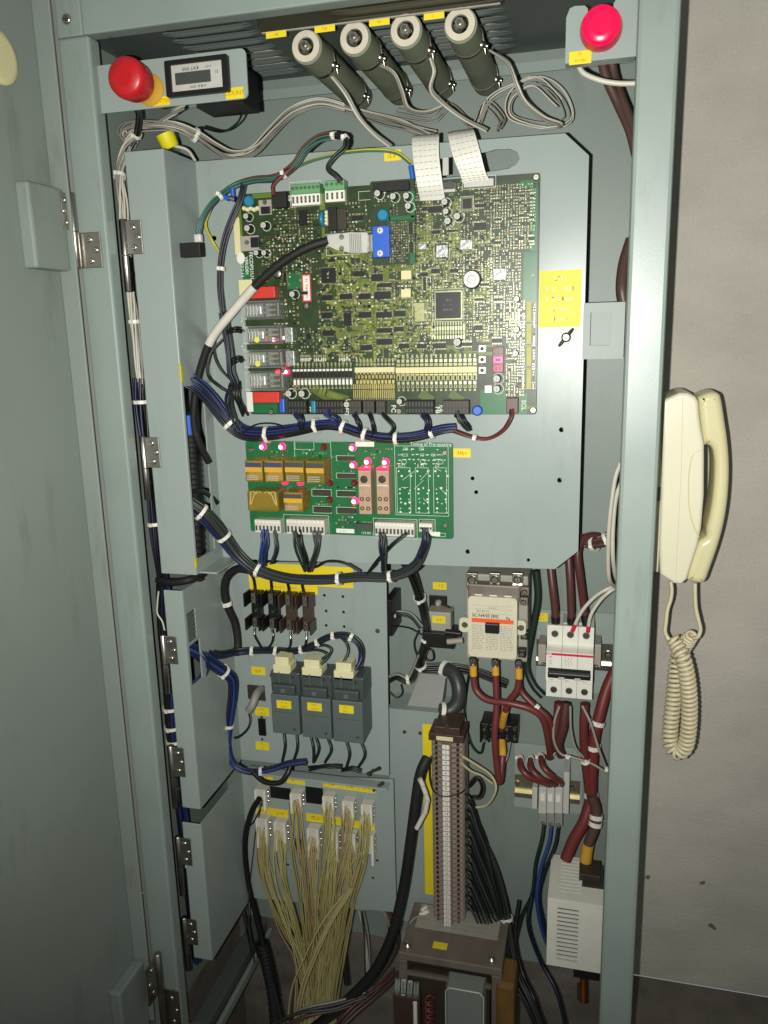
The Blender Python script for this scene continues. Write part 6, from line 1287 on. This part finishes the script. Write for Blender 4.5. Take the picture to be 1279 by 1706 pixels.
# ================================================================ round the terminal strip
cable('trunk_cable', 'thick black cable falling left of the terminal strip to the cabinet floor', [(712,1262,.15),(700,1290,.14),(692,1340,.135),(684,1400,.13),(672,1480,.125),(652,1560,.115),(622,1620,.105),(575,1670,.095),(520,1715,.09)], .0076, 'black_soft')
mk = thing('wire_markers', at(702, 1380, .13), 'white wire markers dangling beside the terminal strip', 'wire marker')
for (x0, y0, x1, y1) in ((699,1297,704,1308),(704,1309,709,1322),(709,1323,712,1332),(712,1333,708,1354),(707,1355,694,1380)): rigid(x0, y0, x1, y1, .125, .0034, 'whiteblock', mk, 'marker')
for i, (P, m_) in enumerate((([(770,1260,.16),(795,1275,.17),(818,1292,.18),(826,1315,.18),(812,1340,.19),(788,1346,.2)],'w_cream'),([(768,1271,.16),(785,1285,.17),(802,1292,.18),(820,1305,.19)],'w_cream'))): cable('cream_wire', ('long cream wire looping right of the terminal strip','short cream wire beside the long loop')[i], P, .0018, m_)
harness('strip_wires', 'dark green wires arching from the left of the terminal strip', [(722,1262,.16),(708,1275,.15),(700,1285,.145),(694,1310,.14)], 3, .003, .0014, ['w_dgreen','w_green'], seed=64); cable('strip_lead', 'thin black wire hanging across the terminal strip', [(715,1270,.148),(716,1300,.144),(724,1320,.142),(742,1327,.142),(765,1322,.148),(775,1315,.17)], .001, 'w_black')
tails = thing('strip_tails', at(775,1400,.17), 'row of dark wires leaving the right side of the terminal strip', 'wiring')
for k in range(14):
    y = 1340+k*14; wire('wire', [(771,y-20,.172),(784,y-8,.165),(796+k*.5,y+30,.165),(812+k,y+75,.17),(835,max(1540,y+90),.18)], .0019, ('w_black','w_dgrey','w_dgreen')[k % 3], tails)
harness('cable_run', 'black wire trunk running down right of the terminal strip', [(784,1350,.19),(800,1400,.19),(822,1450,.19),(838,1510,.19),(845,1560,.18),(860,1630,.16),(890,1690,.14),(925,1790,.13)], 10, .0088, .002, ['w_black','w_dgrey','w_dgreen'], ties=(.5,), seed=66); harness('right_coil', 'dark wires curled right of the terminal strip', [(780,1310,.2),(795,1295,.2),(805,1310,.2),(800,1328,.2),(785,1330,.2),(780,1345,.2),(792,1360,.2)], 3, .003, .0013, ['w_black','w_dgrey'], seed=67)
cable('right_drop', 'dark blue cable bending down to the cabinet floor at the right', [(886,1490,.19),(880,1540,.18),(900,1600,.19),(930,1660,.17),(950,1760,.15),(960,1850,.14)], .003, 'w_navy'); cable('right_drop', 'black cable passing behind the vented box to the floor', [(865,1500,.22),(858,1560,.2),(870,1620,.18),(895,1680,.15),(910,1780,.14)], .0034, 'w_black')
# ================================================================ transformer at the bottom
YX = .085
tr = thing('transformer', at(750, 1706, .15), 'dark laminated transformer with clear guarded terminals at the cabinet bottom', 'transformer')
X0, X1 = at(664,1610,YX).x, at(836,1610,YX).x; zt = at(745,1600,YX).z; YXb = .19
MB().bev(X0, YX, zt-.012, X1, YXb, zt, .0015).build('top_yoke', 'core', tr); MB().bev(X0+.004, YX+.02, zt-.16, X1-.004, YXb-.002, zt-.0125, .001).build('core_stack', 'chip_brown', tr)
MB().bev(X0, YX, zt-.045, X0+.012, YX+.018, zt-.0125, .001).build('core_leg', 'core', tr); MB().bev(X1-.014, YX, zt-.16, X1, YX+.06, zt-.0125, .001).build('core_leg', 'core', tr)
MB().bev(X0+.014, YX+.004, zt-.16, X1-.016, YX+.0195, zt-.030, .004).build('winding', 'chip_brown', tr); MB().bev(X1-.008, YX+.0 -.004, zt-.16, X1+.018, YX+.05, zt-.02, .006).build('coil_side', 'varnish', tr)
MB().box(X0+.012, YX+.052, zt+.0002, X1-.012, YXb-.004, zt+.0008).build('rating_label', 'cupboard', tr)
mb = MB(); rr = random.Random(6)
for k in range(5):
    x = X0+.02
    while x < X1-.03: l = rr.uniform(.003,.012); mb.box(x, YX+.060+k*.009, zt+.0008, x+l, YX+.0612+k*.009, zt+.0010); x += l+.003
tag(mb.build('label_print', 'grey', tr), kind='stuff')
a = at(730,1591,YX+.02); MB().box(a.x-.008, YX+.018, zt+.0002, a.x+.012, YX+.030, zt+.0008).build('label', 'yellow', tr)
for px in (676, 817): p = at(px, 1612, YX-.001); MB().lathe((p.x, YX+.012, zt+.0002), (0,0,1), [(0,.005),(.004,.005),(.0042,.003),(.009,.003)], 8).build('clamp_bolt', 'zinc', tr)
MB().bev(X0+.012, YX-.004, zt-.032, X1-.014, YX+.003, zt-.0275, .001).build('front_rail', 'core', tr)
a, b, c, d = rect(744, 1645, 806, 1760, .06)
gd = MB()
for r_ in ((a,.055,c,a+.0018,.083,d),(b-.0018,.055,c,b,.083,d),(a+.0019,.055,d-.0018,b-.0019,.083,d),(a+.0019,.055,c,b-.0019,.0565,d-.0019)): gd.box(*r_)
gd.build('clear_guard', 'clear', tr); fr = [Vector((a,.0545,c)), Vector((a,.0545,d-.006)), Vector((a+.005,.0545,d)), Vector((b-.005,.0545,d)), Vector((b,.0545,d-.006)), Vector((b,.0545,c))]; MB().tube(fr, .0011, 6).build('guard_rim', 'lightgrey', tr)
MB().bev(a+.008, .068, c, b-.008, .082, d-.018, .002).build('terminal_post', 'bakelite', tr); MB().lathe(((a+b)/2, .0675, d-.03), (0,-1,0), [(0,.006),(.002,.006),(.004,.003)], 14).build('terminal_screw', 'steel_dark', tr); MB().lathe(((a+b)/2, .066, d-.009), (0,-1,0), [(0,.005),(.002,.0045),(.003,.002)], 12).build('guard_screw', 'zinc', tr)
a, b, c, d = rect(655, 1648, 700, 1760, .07)
MB().bev(a, .07, c, b, .083, d-.012, .003).build('terminal_post', 'bakelite', tr); mb = MB()
for k in range(4): mb.cyl((a+(b-a)*(.15+.23*k), .072, d-.012), (a+(b-a)*(.15+.23*k), .078, d+.006), .0035, n=10)
mb.build('clear_tubes', 'clear', tr); MB().cyl((b-.006,.066,c), (b-.006,.066,d-.016), .003).build('tag_post', 'white', tr)
cl_ = at(716,1690,.075); hx = [Vector((cl_.x+.006*math.cos(k*.7), .075+.006*math.sin(k*.7), zt-.055-k*.0012)) for k in range(70)]; MB().tube(hx, .0016, 6).build('spiral_wrap', 'w_redbright', tr)
for i, (P, lb) in enumerate((([(715,1525,.16),(690,1530,.15),(672,1560,.13),(666,1600,.11),(666,1640,.09)],'thin clear-grey wire arching left of the transformer'),)): cable('arch_wire', lb, P, .0012, 'w_grey')
hb = thing('hook_tie', at(707, 1520, .16), 'white plastic tie ends sticking out above the transformer label', 'cable tie'); rigid(700, 1524, 714, 1518, .16, .003, 'white', hb, 'tie_end'); rigid(703, 1516, 711, 1510, .16, .0025, 'white', hb, 'tie_end')
# ================================================================ cabinet floor clutter seen between the looms
harness('floor_loom', 'pale thick cables lying on the cabinet floor at the bottom edge', [(450,1720,.05),(500,1690,.06),(560,1676,.08),(610,1660,.1)], 5, .009, .0022, ['w_dgrey','w_brown','w_grey'], seed=70); harness('floor_loom', 'brown cables curving on the floor under the black trunk', [(560,1715,.06),(590,1680,.08),(630,1650,.11),(660,1620,.14)], 4, .007, .002, ['w_brown','w_maroon'], seed=71)
harness('rear_loom', 'dark wires tangled behind the yellow bundle', [(560,1490,.21),(600,1505,.2),(640,1510,.2),(655,1560,.2),(640,1600,.2),(610,1640,.2)], 8, .012, .0018, ['w_brown','w_grey','w_dgrey'], seed=72); cable('rear_drop', 'black cable hanging straight right of the yellow bundle', [(568,1440,.18),(568,1520,.18),(572,1580,.17),(578,1640,.16)], .0045, 'black_soft'); harness('rear_loom', 'white and dark wires hanging behind the black trunk', [(602,1440,.19),(600,1500,.2),(610,1560,.2),(612,1620,.2)], 4, .006, .0015, ['w_white','w_grey','w_dgrey'], seed=73)
cd2 = thing('floor_conduit', at(460, 1700, .13), 'dark corrugated conduit rising from the floor left of the yellow wires', 'conduit'); pth = crom([at(436,1570,.16), at(446,1610,.155), at(456,1660,.15), at(462,1730,.14)], 26)
MB().tube(pth, [.0105 if (i % 4) < 2 else .0092 for i in range(len(pth))], 14).build('tube', 'black_soft', cd2)
